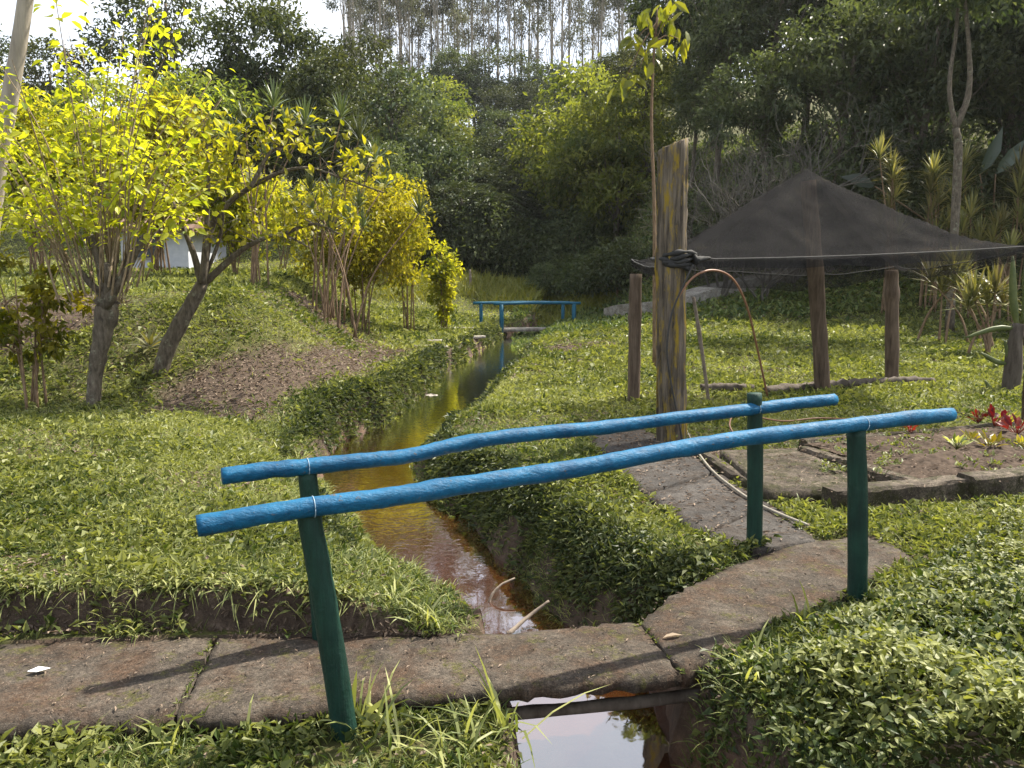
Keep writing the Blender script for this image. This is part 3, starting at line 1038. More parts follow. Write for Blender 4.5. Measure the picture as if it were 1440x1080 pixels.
# peak in (u, v)
k = np.argmin(np.hypot(base[..., 0] - PK[0], base[..., 1] - PK[1]))
pu, pv_ = u.ravel()[k], v.ravel()[k]
k_uv = (k // N, k % N)
du, dv = u - pu, v - pv_
with np.errstate(divide='ignore', invalid='ignore'):
    tu = np.where(du > 0, (1 - pu) / du, np.where(du < 0, -pu / du, 1e9))
    tv = np.where(dv > 0, (1 - pv_) / dv, np.where(dv < 0, -pv_ / dv, 1e9))
rho = np.clip(1 / np.minimum(tu, tv), 0, 1)
ang = np.arctan2(dv, du)
h = PK[2] - base[..., 2].ravel()[k] if False else PK[2] - base.reshape(-1, 3)[k][2]
Z = base[..., 2] + h * (1 - rho) ** 1.28
edge_sag = -(.03 + .11 * ss(.35, .75, v)) * (4 * u * (1 - u)) * rho ** 3 - .10 * 4 * v * (1 - v) * rho ** 3
Z += edge_sag
fold = .12 * np.sin(9 * ang + 1.2 * np.sin(3 * ang) + .6) + .035 * np.sin(17 * ang + 2) + .14 * (fbm(u * 5, v * 5, 3) - .45)
Z += fold * 2.2 * rho * (1 - rho) ** .7
Z += .10 * (fbm(u * 5, v * 5, 14) - .45) * rho ** 2 * ss(.45, .75, v)
base[..., 2] = Z
# edges drawn in between the corners
cen = base.reshape(-1, 3)[k]
pull = .16 * 4 * v * (1 - v) * rho ** 3
base[..., 0] += pull * np.cos(np.pi * u)
base[..., 1] += .14 * 4 * u * (1 - u) * rho ** 3 * (.3 - 1.3 * ss(.2, .8, v))
mb = MB()
ii = np.arange(N * N).reshape(N, N)
a, b, c, d = ii[:-1, :-1].ravel(), ii[1:, :-1].ravel(), ii[1:, 1:].ravel(), ii[:-1, 1:].ravel()
F = [np.stack([a, b, c], 1), np.stack([a, c, d], 1)]
V = [base.reshape(-1, 3)]
cnt = N * N
# hanging hem, front and back
for row, drop, out in ((ii[:, 0], .10, -.03), (ii[:, -1], .20, .03), (ii[0, :], .08, 0), (ii[-1, :], .12, 0)):
    top = V[0][row]
    s = np.linspace(0, 1, len(row))
    prev = row
    for kk in (1, 2, 3):
        dz = drop * kk / 3 * (.45 + .55 * np.sin(np.pi * s) ** .6) * (1 + .35 * (vnoise(s * 9, s * 0, 4 + drop * 40) - .5))
        low = top + np.stack([.012 * np.sin(s * 9 + kk), np.full_like(s, out * kk / 3) + .03 * (vnoise(s * 11, s * 0, 6) - .5) * kk / 3, -dz], 1)
        V.append(low)
        cur = np.arange(cnt, cnt + len(row)); cnt += len(row)
        F += [np.stack([prev[:-1], cur[:-1], cur[1:]], 1), np.stack([prev[:-1], cur[1:], prev[1:]], 1)]
        prev = cur
mb.add(np.concatenate(V), np.concatenate(F))
child(mb.build('net', M['net'], smooth=True), can)
# thin tubes added to stand in for the highlight along the net edges
def edge_highlight(path, r=.006):
    mb = MB(); tube(mb, path, r, 6)
    child(mb.build('edge_highlight', M['edge_highlight'], smooth=True), can)


edge_highlight(base[:, 0] + [0, -.008, .008]); edge_highlight(base[:, -1] + [0, 0, .008]); edge_highlight(base[0, :] + [0, 0, .008]); edge_highlight(base[-1, :] + [0, 0, .008])
# bunched net tied round the post
mb = MB()
th = np.linspace(0, 2 * np.pi, 30)
for k in range(5):
    zc = FL[2] - .06 + .03 * k
    ring = np.stack([pb[0] + (.150 + .012 * np.sin(k * 2 + th * 3)) * np.cos(th), pb[1] + (.14) * np.sin(th), zc + .018 * np.sin(th * 2 + k)], 1)
    tube(mb, ring, .020 + .008 * np.sin(th * 5 + k), 7, .2, k, caps=False)
tube(mb, spline([pb * [1, 1, 0] + [.14, -.12, FL[2]], pb * [1, 1, 0] + [.20, -.10, FL[2] + .01], pb * [1, 1, 0] + [.30, -.06, FL[2] + .02]], 12), np.linspace(.05, .012, 12), 8, .2, 5)
tube(mb, spline([pb * [1, 1, 0] + [-.12, .05, FL[2] - .02], pb * [1, 1, 0] + [-.17, .12, FL[2] + .0], pb * [1, 1, 0] + [-.20, .25, FL[2] + .02]], 12), np.linspace(.04, .012, 12), 8, .2, 6)
child(mb.build('net_bundle', M['wrap'], smooth=True), can)

# hoses and stake by the post
dh = DP - .16


def wline(name, pix, r, mat, label, cat, ds=None, n=60):
    pts = [W(x, y, (ds[k] if ds else dh)) if y is not None else None for k, (x, y) in enumerate(pix)]
    mb = MB(); tube(mb, spline(pts, n), r, 7)
    return tag(mb.build(name, M[mat], smooth=True), label, cat)


wline('garden_hose', [(952, 420), (975, 390), (1003, 380), (1030, 392), (1050, 430), (1065, 490), (1079, 556)], .011, 'hose', 'orange hose arching from the lichen post down to the bed', 'hose', [dh, dh, dh + .1, dh + .2, dh + .4, dh + .7, dh + .95])
wline('black_cable', [(975, 372), (962, 400), (945, 440), (938, 490), (944, 540), (956, 600), (962, 640)], .010, 'cable', 'black hose bent down the face of the lichen post', 'hose', [dh - .005] * 7)
pp = [P(963, 600, .03), P(978, 630, .03), P(1000, 660, .03), P(1030, 685, .03), P(1060, 705, .03), P(1095, 722, .03), P(1135, 738, .03)]
mb = MB(); tube(mb, spline(pp, 50), .010, 7)
tag(mb.build('pale_hose', M['paleh'], smooth=True), 'pale hose lying along the edge of the dark paving', 'hose')
pp = [P(1035, 616, .06), P(1026, 596, .16), P(1040, 583, .2), P(1100, 592, .06), P(1150, 588, .06), P(1200, 590, .06)]
mb = MB(); tube(mb, spline(pp, 50), .009, 7)
tag(mb.build('looped_hose', M['hose'], smooth=True), 'thin tan hose looping behind the far handrail', 'hose')
q = G(1001, 570)
mb = MB(); log(mb, [q - [0, 0, .2], W(985, 480, q[1]), W(975, 418, q[1])], .022, 5, 7, 16)
tag(mb.build('stake', M['stick'], smooth=True), 'thin leaning wooden stake right of the lichen post', 'stake')

# ------------------------------------------------------------------ plants: builders


def crown(mb, g, blobs, n, L, Wd, cl=36, cr=.4, droop=.3, big=False, tl=(0, 1), shell=.4):
    vol = np.array([(b[3] * b[4] * b[5]) ** .67 for b in blobs])
    nc = max(1, n // cl)
    pick = g.choice(len(blobs), nc, p=vol / vol.sum())
    B = np.array(blobs)[pick]
    d = randdir(g, nc)
    r = g.uniform(shell, 1.0, nc) ** .6 * g.uniform(.8, 1.12, nc)
    C = B[:, :3] + d * B[:, 3:] * r[:, None]
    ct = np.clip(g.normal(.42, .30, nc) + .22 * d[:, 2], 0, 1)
    pos = np.repeat(C, cl, 0) + g.normal(0, 1, (nc * cl, 3)) * cr * np.array([1, 1, .62])
    out = np.repeat(d, cl, 0)
    m = len(pos)
    ax = norm(out * .6 + randdir(g, m) * .9 + np.array([0, 0, -droop]))
    up = norm(np.array([0, 0, 1.0]) + randdir(g, m) * .75 + out * .4)
    sc = g.uniform(.65, 1.25, m)
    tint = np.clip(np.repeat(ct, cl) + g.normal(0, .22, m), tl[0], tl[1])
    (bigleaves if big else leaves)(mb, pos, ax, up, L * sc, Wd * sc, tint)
    return C


def limbs(mb, g, trunk, rad, C, k=14, r0=.35, sides=6):
    """limbs leaving the trunk towards cluster centres"""
    n = len(trunk)
    for c in C[g.choice(len(C), min(k, len(C)), replace=False)]:
        i = int(n * g.uniform(.35, .9))
        a = trunk[i]
        mid = a * .5 + c * .5 + np.array([0, 0, -.08 * np.linalg.norm(c - a)]) + g.normal(0, .06, 3) * np.linalg.norm(c - a)
        p = spline([a, mid, c], 8)
        tube(mb, p, np.linspace(rad[i] * r0 * g.uniform(.7, 1.1), rad[i] * .06 + .004, 8), sides, .05, 1)


def tree_parts(seed, trunk_pts, r0, r1, blobs, n, L, Wd, leafmat, barkmat, cl=36, cr=.4, nl=14, droop=.3, big=False, shell=.4, sides=9):
    g = np.random.default_rng(seed)
    tm, cm = MB(), MB()
    t = spline(trunk_pts, 18)
    rad = np.linspace(r0, r1, 18); rad[0] *= 1.3
    tube(tm, t, rad, sides, .05, seed)
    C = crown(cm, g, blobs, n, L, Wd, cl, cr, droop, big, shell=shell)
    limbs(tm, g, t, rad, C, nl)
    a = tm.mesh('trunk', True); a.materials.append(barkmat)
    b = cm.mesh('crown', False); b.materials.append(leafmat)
    return a, b


def plant(name, loc, meshes, label, cat, group=None, rz=0, sc=1.0, parts=('trunk', 'crown')):
    e = empty(name, loc, label, cat, group)
    e.rotation_euler = (0, 0, rz)
    e.scale = (sc, sc, sc) if not hasattr(sc, '__len__') else sc
    for me, nm in zip(meshes, parts):
        if me is not None:
            link(nm, me, e)
    return e


ORD = ['first', 'second', 'third', 'fourth', 'fifth', 'sixth', 'seventh', 'eighth', 'ninth', 'tenth', 'eleventh', 'twelfth', 'thirteenth', 'fourteenth', 'fifteenth', 'sixteenth', 'seventeenth', 'eighteenth', 'nineteenth']
TENS = ['twenty', 'thirty', 'forty', 'fifty', 'sixty', 'seventy']
THS = ['twentieth', 'thirtieth', 'fortieth', 'fiftieth', 'sixtieth', 'seventieth']


def ordinal(k):
    if k < 19: return ORD[k]
    t, u_ = divmod(k + 1, 10)
    return THS[t - 2] if u_ == 0 else TENS[t - 2] + '-' + ORD[u_ - 1]


def place_set(name, spots, protos, text, cat, group):
    """spots: (x, y, proto, scale, rot); labelled by their order from the left in the picture"""
    spots = sorted(spots, key=lambda s: s[0] / s[1])
    for k, (x, y, pr, sc, rz) in enumerate(spots):
        me, desc = protos[pr]
        plant(name, (x, y, tz(x, y) - .05), me, text % (desc, ordinal(k)), cat, group, rz, sc)


# ------------------------------------------------------------------ forest
PR = {}


def ell(cx, cy, cz, rx, ry, rz): return (cx, cy, cz, rx, ry, rz)


PR['deepA'] = (tree_parts(101, [(0, 0, -.5), (.2, .1, 3), (.1, 0, 6.5)], .22, .07, [ell(0, 0, 6.2, 2.5, 2.5, 1.9), ell(1.4, .4, 5, 1.7, 1.7, 1.2), ell(-1.5, -.5, 4.6, 1.7, 1.7, 1.3), ell(.3, -1.2, 3.4, 1.5, 1.5, 1.0)], 7200, .26, .12, M['deep'], M['darkbark'], 44, .30, 22, shell=.6), 'dark round')
PR['deepB'] = (tree_parts(102, [(0, 0, -.5), (-.3, .1, 3.5), (-.1, 0, 8)], .2, .06, [ell(0, 0, 7.6, 1.8, 1.8, 1.9), ell(.6, .4, 5.6, 1.7, 1.7, 1.2), ell(-.8, -.5, 4.2, 1.4, 1.4, 1.1)], 6400, .24, .10, M['deep'], M['darkbark'], 44, .28, 22, shell=.6), 'dark slender')
PR['oliveA'] = (tree_parts(103, [(0, 0, -.5), (.3, .1, 3.5), (.6, 0, 7.5)], .2, .06, [ell(.4, 0, 7.6, 2.6, 2.6, 1.6), ell(-1.3, .4, 6.2, 1.6, 1.6, 1.1), ell(1.7, -.5, 5.6, 1.5, 1.5, 1.0), ell(0, -1.0, 4.2, 1.6, 1.6, .9)], 6400, .25, .11, M['olive'], M['trunk'], 40, .27, 30, shell=.55), 'greyish olive')
PR['oliveB'] = (tree_parts(104, [(0, 0, -.5), (-.2, .2, 4.5), (-.5, 0, 9.5)], .17, .05, [ell(-.4, 0, 9.4, 1.9, 1.9, 1.8), ell(.8, .4, 7.4, 1.5, 1.5, 1.0), ell(-1.2, -.5, 6.2, 1.4, 1.4, .9), ell(.4, -.5, 4.6, 1.2, 1.2, .8)], 5600, .24, .10, M['olive'], M['trunk'], 40, .27, 30, shell=.55), 'tall thin olive')
PR['lime'] = (tree_parts(105, [(0, 0, -.5), (.2, .1, 2.8), (.2, 0, 6)], .17, .05, [ell(0, 0, 5.8, 2.3, 2.3, 1.6), ell(1.5, .3, 4.2, 1.6, 1.6, 1.2), ell(-1.4, -.4, 4.2, 1.6, 1.6, 1.2), ell(.2, -1.3, 2.8, 1.6, 1.4, 1.1)], 6400, .26, .125, M['lime'], M['trunk'], 44, .30, 22, shell=.6), 'light green')
PR['dark'] = (tree_parts(106, [(0, 0, -.5), (.2, .1, 4), (0, 0, 8.5)], .32, .10, [ell(0, 0, 9.6, 2.6, 2.6, 2.4), ell(-2.0, 0, 7.4, 1.9, 1.9, 1.7), ell(2.2, .3, 6.9, 2.0, 2.0, 1.8), ell(.4, -1.4, 5.6, 2.0, 2.0, 1.6)], 17000, .30, .14, M['dark'], M['darkbark'], 50, .40, 18, shell=.5), 'glossy dark')
PR['bush'] = (tree_parts(107, [(0, 0, -.3), (.05, .05, .7), (0, 0, 1.4)], .07, .02, [ell(0, 0, 1.3, 1.2, 1.2, .9), ell(.9, .2, .9, .8, .8, .6), ell(-.9, -.2, .9, .8, .8, .6)], 3400, .19, .095, M['dark'], M['twig'], 30, .26, 12, big=False), 'low leafy')
PR['bushO'] = (tree_parts(108, [(0, 0, -.3), (.1, .05, .9), (0, .1, 2.0)], .06, .02, [ell(0, 0, 1.9, 1.1, 1.1, 1.0), ell(.7, .2, 1.1, .9, .9, .8), ell(-.7, -.2, 1.0, .9, .9, .7)], 3400, .19, .085, M['olive'], M['twig'], 30, .26, 14), 'upright olive')

g = np.random.default_rng(11)
HT = {'deepA': 8.1, 'deepB': 9.5, 'oliveA': 9.2, 'oliveB': 11.2, 'lime': 7.4, 'dark': 12.0}
# the hollow in the middle: a dark wood climbing the far slope
spots = []
for row, (y0, nx, lo, hi) in enumerate([(43.5, 5, -4.6, 3.4), (50, 6, -9, 7), (58, 7, -12, 10), (68, 7, -15, 14), (80, 8, -18, 19), (96, 10, -22, 24)]):
    for k in range(nx):
        x = lo + (hi - lo) * (k + .5 + g.uniform(-.3, .3)) / nx
        y = y0 + g.uniform(-2.5, 2.5)
        pr = ['deepA', 'deepB', 'deepA', 'oliveA', 'lime', 'dark'][g.integers(0, 6 if row > 1 else 3)]
        top_ = [300, 245, 200, 160, 130, 108][row] + g.uniform(-24, 24)
        sc = (1.6 + (385 - top_) / FPX * y - tz(x, y)) / HT[pr]
        sc = min(max(sc, .5), 1.7); wi = g.uniform(1.0, 1.3) * max(1, 1.0 / sc * .9)
        spots.append((x, y, pr, (sc * wi, sc * wi, sc), g.uniform(0, 6.28)))
place_set('forest_tree', spots, PR, '%s tree on the central wooded slope, %s from the left', 'tree', 'trees on the central wooded slope')

# right hand wood on the slope behind the canopy
spots = []
for row, (u0, nx, lo, hi) in enumerate([(27.5, 7, 7.5, 24), (31.5, 9, 6.5, 28), (36, 9, 6.5, 32), (42, 9, 6, 36)]):
    for k in range(nx):
        x = lo + (hi - lo) * (k + .5 + g.uniform(-.3, .3)) / nx
        y = u0 - .45 * max(x - 4, 0) + g.uniform(-1, 1) + 3
        if y < 14.5 or x < .225 * y: continue
        spots.append((x, y, ['oliveA', 'oliveB', 'oliveB', 'deepA', 'oliveA', 'dark'][g.integers(0, 6)], g.uniform(.85, 1.12) * (.86 if row == 0 else 1), g.uniform(0, 6.28)))
place_set('slope_tree', spots, PR, '%s tree of the wood behind the canopy, %s from the left', 'tree', 'trees of the wood on the right slope')

HT = {'deepA': 8.1, 'deepB': 9.5, 'oliveA': 9.2, 'oliveB': 11.2, 'lime': 7.4, 'dark': 12.0}


def by_top(px, d_, topy, pr):
    x = (px - 720) / FPX * d_
    z = tz(x, d_) - .1
    return (x, d_, z), (W(px, topy, d_)[2] - z) / HT[pr]


# light green trees right of the hollow
for k, (px, d_, pr, topy, lab) in enumerate([(860, 41, 'lime', 130, 'light green leafy tree just left of the lichen post'), (800, 45, 'lime', 150, 'light green tree rising at the right edge of the dark hollow'),
                                           (905, 43, 'lime', 85, 'tall light green tree behind the lichen post top'), (965, 36, 'oliveB', 40, 'dull olive tree just right of the lichen post'), (830, 50, 'lime', 95, 'pale green tree higher up the slope between the light green ones')]):
    loc, sc = by_top(px, d_, topy, pr)
    plant('leafy_tree', loc, PR[pr][0], lab, 'tree', None, k * 1.3, sc)

# big dark tree and companions left of the hollow
for k, (px, d_, pr, topy, lab) in enumerate([(390, 42, 'dark', 0, 'big glossy dark tree with a domed crown against the sky'), (515, 46, 'oliveA', 55, 'tall grey-green tree right of the domed dark tree'),
                                           (560, 44, 'deepA', 110, 'rounded grey-green tree at the left rim of the dark hollow'), (470, 38, 'dark', 75, 'lower dark tree below the domed dark tree'),
                                           (330, 40, 'deepB', 100, 'slim dark tree left of the domed dark tree'), (545, 36, 'oliveA', 200, 'low soft green tree behind the yellow shrubs'),
                                           (240, 44, 'oliveB', -60, 'open crowned olive tree against the pale sky'), (90, 42, 'oliveA', 60, 'olive tree behind the sunlit shoots at far left'),
                                           (5, 38, 'oliveB', 20, 'thin olive tree at the left picture edge'), (160, 36, 'lime', 110, 'light green tree behind the white house'), (290, 38, 'lime', 100, 'light green tree behind the leaning tree')]):
    loc, sc = by_top(px, d_, topy, pr)
    if lab.startswith('open'): sc = (sc * 1.15, sc * 1.15, sc)
    plant('backdrop_tree', loc, PR[pr][0], lab, 'tree', None, k * 1.7, sc)

# bushes at the foot of the woods
spots = []
for k in range(22):
    x = -7 + 13 * (k + g.uniform(0, 1)) / 22
    spots.append((x, g.uniform(40.5, 43.5), ['bush', 'bushO'][k % 2], g.uniform(.8, 1.5), g.uniform(0, 6.28)))
place_set('bush', spots, PR, '%s bush at the foot of the dark hollow, %s from the left', 'bush', 'bushes at the foot of the hollow')
spots = []
for k in range(30):
    x = 6.5 + 15 * (k + g.uniform(0, 1)) / 30
    y = 29.0 - .45 * max(x - 4, 0) + g.uniform(-.8, 1.6)
    spots.append((x, y, ['bush', 'bushO', 'bushO'][k % 3], g.uniform(.75, 1.25), g.uniform(0, 6.28)))
place_set('slope_bush', spots, PR, '%s bush along the wood edge on the right slope, %s from the left', 'bush', 'bushes along the right wood edge')
for k, (px, py, sc, pr, lab) in enumerate([(838, 425, .95, 'bush', 'dense dark bush right of the far footbridge'), (800, 415, .8, 'bush', 'low bush just beyond the far footbridge railing'), (870, 420, 1.0, 'bush', 'dark bush left of the rear left canopy post'), (765, 420, .55, 'bushO', 'small bush behind the far footbridge')]):
    p = G(px, py)
    plant('bush', p, PR[pr][0], lab, 'bush', None, k * 1.1, sc)

# eucalyptus on the ridge
EU = []
for s_ in range(4):
    gg = np.random.default_rng(200 + s_)
    tm, cm = MB(), MB()
    H = 30.0
    t = spline([(0, 0, -1), (gg.normal(0, .3), 0, H * .4), (gg.normal(0, .5), 0, H)], 16)
    rad = np.linspace(.21, .05, 16)
    tube(tm, t, rad, 7, .03, s_)
    bl = []
    for kk in range(16):
        z = gg.uniform(11 if kk < 3 else 17, H)
        bl.append(ell(gg.normal(0, 1.1), gg.normal(0, 1.1), z, .9, .9, 1.0))
    C = crown(cm, gg, bl, 3000 if s_ < 2 else 1700, .42, .15, 30, .5, .7)
    limbs(tm, gg, t, rad, C, 26, .35, 5)
    a = tm.mesh('trunk', True); a.materials.append(M['palebark'])
    b = cm.mesh('crown'); b.materials.append(M['grey'])
    EU.append((a, b))
spots = []
for k in range(50):
    px = 495 + (995 - 495) * max(0, (k + g.uniform(-.45, .45)) / 49) ** 1.25
    d_ = g.uniform(106, 132)
    spots.append(((px - 720) / FPX * d_, d_, k % 4, g.uniform(.8, 1.15), g.uniform(0, 6.28)))
place_set('eucalyptus', spots, [(e, 'tall pale trunked') for e in EU], '%s eucalyptus on the ridge top, %s from the left', 'tree', 'eucalyptus stand on the ridge')

# palms in the hollow
gg = np.random.default_rng(55)
cm, tm = MB(), MB()
tube(tm, spline([(0, 0, -.3), (.1, 0, 2), (0, 0, 4)], 10), np.linspace(.10, .07, 10), 7)
for k in range(14):
    az = k * 2.4; el = gg.uniform(.1, 1.1)
    s = np.linspace(0, 1, 12)[:, None]
    dirp = np.array([math.cos(az) * math.cos(el), math.sin(az) * math.cos(el), math.sin(el)])
    rach = np.array([0, 0, 4]) + dirp * 2.0 * s + np.array([0, 0, -1.3]) * s * s
    tube(cm, rach, np.linspace(.02, .006, 12), 4)
    p = np.repeat(rach[1:], 4, 0); m = len(p)
    sidev = norm(np.cross(dirp, [0, 0, 1]))
    sg = np.tile([1, -1, 1, -1], m // 4)[:, None]
    leaves(cm, p, norm(sidev * sg + dirp * .5 + np.array([0, 0, -.5])), np.tile([0, 0, 1.0], (m, 1)), .5, .06, gg.uniform(0, 1, m))
a = tm.mesh('trunk', True); a.materials.append(M['darkbark'])
b = cm.mesh('crown'); b.materials.append(M['deep'])
for k, (px, d_, sc) in enumerate([(662, 42, 1.05), (697, 41, .95), (722, 43, 1.0)]):
    x = (px - 720) / FPX * d_
    plant('palm', (x, d_, tz(x, d_)), (a, b), ['palm in the dark hollow, left one of three', 'palm in the dark hollow, middle one of three', 'palm in the dark hollow, right one of three'][k], 'palm', 'palms in the hollow', k, sc)

# bare branching shrubs and pale forked trunk in the right wood
def bare(seed, h, spread, nb, r):
    g2 = np.random.default_rng(seed)
    mb = MB()
    def grow(p, d, L, r, lev):
        q = p + d * L
        mid = (p + q) / 2 + g2.normal(0, .08 * L, 3)
        tube(mb, spline([p, mid, q], 5), np.linspace(r, r * .6, 5), 5, caps=False)
        if lev == 0: return
        for _ in range(3 if lev > 1 else 2):
            nd = norm(d + randdir(g2, 1)[0] * spread + np.array([0, 0, .12]))
            grow(q if g2.random() < .6 else mid, nd, L * g2.uniform(.55, .85), r * .6, lev - 1)
    for _ in range(nb):
        grow(np.array([g2.normal(0, .1), g2.normal(0, .1), -.1]), norm(np.array([g2.normal(0, .45), g2.normal(0, .45), 1])), h * .34, r, 4)
    me = mb.mesh('trunk', True); me.materials.append(M['greytwig'])
    return me


bm1, bm2 = bare(1, 4.6, .75, 5, .04), bare(2, 4.0, .85, 5, .035)
for k, (px, d_, me, sc, lab) in enumerate([(1010, 24.5, bm1, 1.2, 'bare twiggy shrub behind the left slope of the canopy'), (1065, 24, bm2, 1.3, 'tangled bare shrub above the left slope of the canopy'), (1110, 25, bm1, 1.3, 'bare branching shrub behind the canopy peak'), (985, 27, bm2, 1.2, 'bare thin shrub right of the lichen post')]):
    x = (px - 720) / FPX * d_
    plant('bare_shrub', (x, d_, tz(x, d_)), (me,), lab, 'shrub', 'bare shrubs at the wood edge', k * 2.0, sc, ('stems',))
mb = MB()
p0 = W(1345, 330, 19.5); p0[2] = tz(p0[0], p0[1]) - .1
tube(mb, spline([p0, W(1347, 230, 19.5), W(1344, 180, 19.5)], 12), np.linspace(.11, .08, 12), 8, .05, 2)
tube(mb, spline([W(1344, 182, 19.5), W(1362, 130, 19.5), W(1362, 60, 19.4), W(1350, -60, 19.2)], 14), np.linspace(.075, .04, 14), 7, .05, 3)
tube(mb, spline([W(1344, 182, 19.5), W(1335, 120, 19.6), W(1345, 40, 19.7), W(1350, -50, 19.8)], 14), np.linspace(.06, .03, 14), 7, .05, 4)
e = empty('forked_tree', p0, 'slim pale forked trunk standing before the dark wood on the right', 'tree')
child(mb.build('trunk', M['trunk'], smooth=True), e)
mb = MB(); gg = np.random.default_rng(91)
c1, c2, c3 = W(1350, -70, 19.4), W(1300, -30, 19.6), W(1405, -20, 19.2)
crown(mb, gg, [ell(*c1, 1.9, 1.9, 1.0), ell(*c2, 1.1, 1.1, .7), ell(*c3, 1.1, 1.1, .7)], 3000, .2, .085, 30, .3)
child(mb.build('crown', M['olive']), e)

# ------------------------------------------------------------------ plateau: house, sunlit shrubs, pollard, leaning tree
hp = W(165, 395, 30); hx0, hx1 = W(172, 380, 30)[0], W(266, 380, 30)[0]
hz = tz((hx0 + hx1) / 2, 30) - .1
ho = empty('house', ((hx0 + hx1) / 2, 31.5, hz), 'white rendered house with clay tile roof behind the sunlit shrubs', 'house')
ht = W(200, 322, 30)[2]
mb = MB(); box(mb, ((hx0 + hx1) / 2, 32, (hz + ht) / 2), hx1 - hx0, 4, ht - hz)
child(mb.build('wall', M['house']), ho)
mb = MB()
x0, x1, y0, y1 = hx0 - .4, hx1 + .4, 29.5, 34.5
V = [(x0, y0, ht), (x1, y0, ht), (x1, y1, ht), (x0, y1, ht), (x0, 32, ht + 1.2), (x1, 32, ht + 1.2), (x0, y0, ht - .12), (x1, y0, ht - .12), (x1, y1, ht - .12), (x0, y1, ht - .12)]
mb.add(np.array(V), [(0, 1, 5), (0, 5, 4), (2, 3, 4), (2, 4, 5), (0, 4, 3), (1, 2, 5), (6, 7, 1), (6, 1, 0), (7, 8, 2), (7, 2, 1), (8, 9, 3), (8, 3, 2), (9, 6, 0), (9, 0, 3), (6, 8, 7), (6, 9, 8)])
child(mb.build('roof', M['roof']), ho)
for wx in (.42,):
    cx = hx0 + (hx1 - hx0) * wx
    mb = MB(); box(mb, (cx, 29.98, (hz + ht) / 2 + .15), 1.1, .06, .9)
    wn = child(mb.build('window', M['palebark']), ho)
    mb = MB(); box(mb, (cx, 29.945, (hz + ht) / 2 + .15), .94, .02, .74)
    pn = mb.build('pane', M['glass']); pn.parent = wn


def shrub_at(name, px, py, topy, d_, halfpx, leafm, n, L, seed, label, nst=7, cat='shrub', spread=.8, low=.35, bark='twig', parts=('stems', 'crown')):
    base = W(px, py, d_); base[2] = tz(base[0], base[1]) - .05
    top = W(px, topy, d_)[2]; H = top - base[2]; hw_ = halfpx / FPX * d_
    g2 = np.random.default_rng(seed)
    tm, cm = MB(), MB()
    blobs = []
    for k in range(nst):
        az = g2.uniform(0, 6.28); rr = hw_ * spread * math.sqrt(g2.uniform(0, 1))
        tip = base + np.array([rr * math.cos(az), rr * math.sin(az) * .8, H * g2.uniform(.65, .97)])
        st_ = base + np.array([g2.normal(0, .12), g2.normal(0, .12), 0])
        mid = st_ * .45 + tip * .55 + np.array([-.15 * rr * math.cos(az), 0, H * .03])
        tube(tm, spline([st_, mid, tip], 12), np.linspace(.017, .005, 12) * max(1, H / 3), 6, .05, k)
        for _ in range(4):
            q = st_ + (tip - st_) * g2.uniform(.4, .9)
            e_ = q + np.array([g2.normal(0, .3), g2.normal(0, .3), g2.uniform(.1, .5)]) * hw_ * .6
            tube(tm, spline([q, (q + e_) / 2 + [0, 0, .05], e_], 5), np.linspace(.011, .004, 5), 4)
            blobs.append(ell(*e_, hw_ * .26, hw_ * .26, H * .10))
        blobs.append(ell(*tip, hw_ * .32, hw_ * .32, H * .12))
    for _ in range(nst):
        az = g2.uniform(0, 6.28); rr = hw_ * math.sqrt(g2.uniform(0, 1))
        blobs.append(ell(base[0] + rr * math.cos(az), base[1] + rr * math.sin(az) * .7, base[2] + H * g2.uniform(low, .9), hw_ * .3, hw_ * .3, H * .12))
    crown(cm, g2, blobs, n, L, L * .48, 24, .12 * hw_, .25, shell=.1)
    e = empty(name, base, label, cat)
    child(tm.build(parts[0], M[bark], smooth=True), e)
    child(cm.build(parts[1], M[leafm]), e)
    return e


shrub_at('yellow_shrub', 510, 462, 250, 19.5, 95, 'yellow2', 11000, .13, 301, 'multi-stemmed shrub with golden foliage in the middle of the left bank', 9, low=.45)
shrub_at('yellow_shrub', 575, 440, 265, 22, 48, 'yellow2', 3000, .13, 302, 'smaller golden shrub at the right end of the golden group', 6, low=.45)
shrub_at('yellow_shrub', 330, 405, 235, 21, 75, 'yellow', 8000, .15, 303, 'sunlit yellow shrub behind the leaning tree', 8)
shrub_at('yellow_shrub', 225, 400, 130, 22, 85, 'yellow2', 9500, .16, 304, 'tall sunlit bush in front of the house', 9)
shrub_at('yellow_shrub', 60, 400, 140, 20, 90, 'yellow', 9500, .16, 305, 'tall sunlit bush behind the pollarded trunk at far left', 9)
shrub_at('yellow_shrub', 400, 415, 250, 26, 60, 'yellow', 3000, .15, 306, 'yellow-green bush behind the dragon trees', 6)
shrub_at('small_shrub', 45, 490, 345, 9.6, 62, 'yellow', 700, .13, 307, 'small broad leaved shrub at the left picture edge', 6, low=.5)
shrub_at('young_tree', 625, 458, 345, 23, 34, 'yellow', 1700, .16, 308, 'young bright yellow tree left of the far footbridge', 4, 'tree', low=.2, parts=('trunk', 'crown'))
# plumes of the young tree
# dead-stemmed thin saplings standing on the mound
for k, (bx, by, tx, ty, d_) in enumerate([(465, 468, 452, 300, 17.6), (470, 468, 470, 285, 17.7), (462, 466, 440, 320, 17.5)]):
    A = W(bx, by, d_); A[2] = tz(A[0], A[1]) - .1
    mb = MB(); tube(mb, spline([A, W((bx + tx) / 2 - 3, (by + ty) / 2, d_), W(tx, ty, d_)], 12), np.linspace(.035, .012, 12), 6, .05, k)
    tag(mb.build('bare_sapling', M['twig'], smooth=True), ['thin bare sapling on the mound, middle of three', 'thin bare sapling on the mound, right of three', 'thin bare sapling on the mound, left of three'][k], 'sapling', 'thin saplings on the mound')


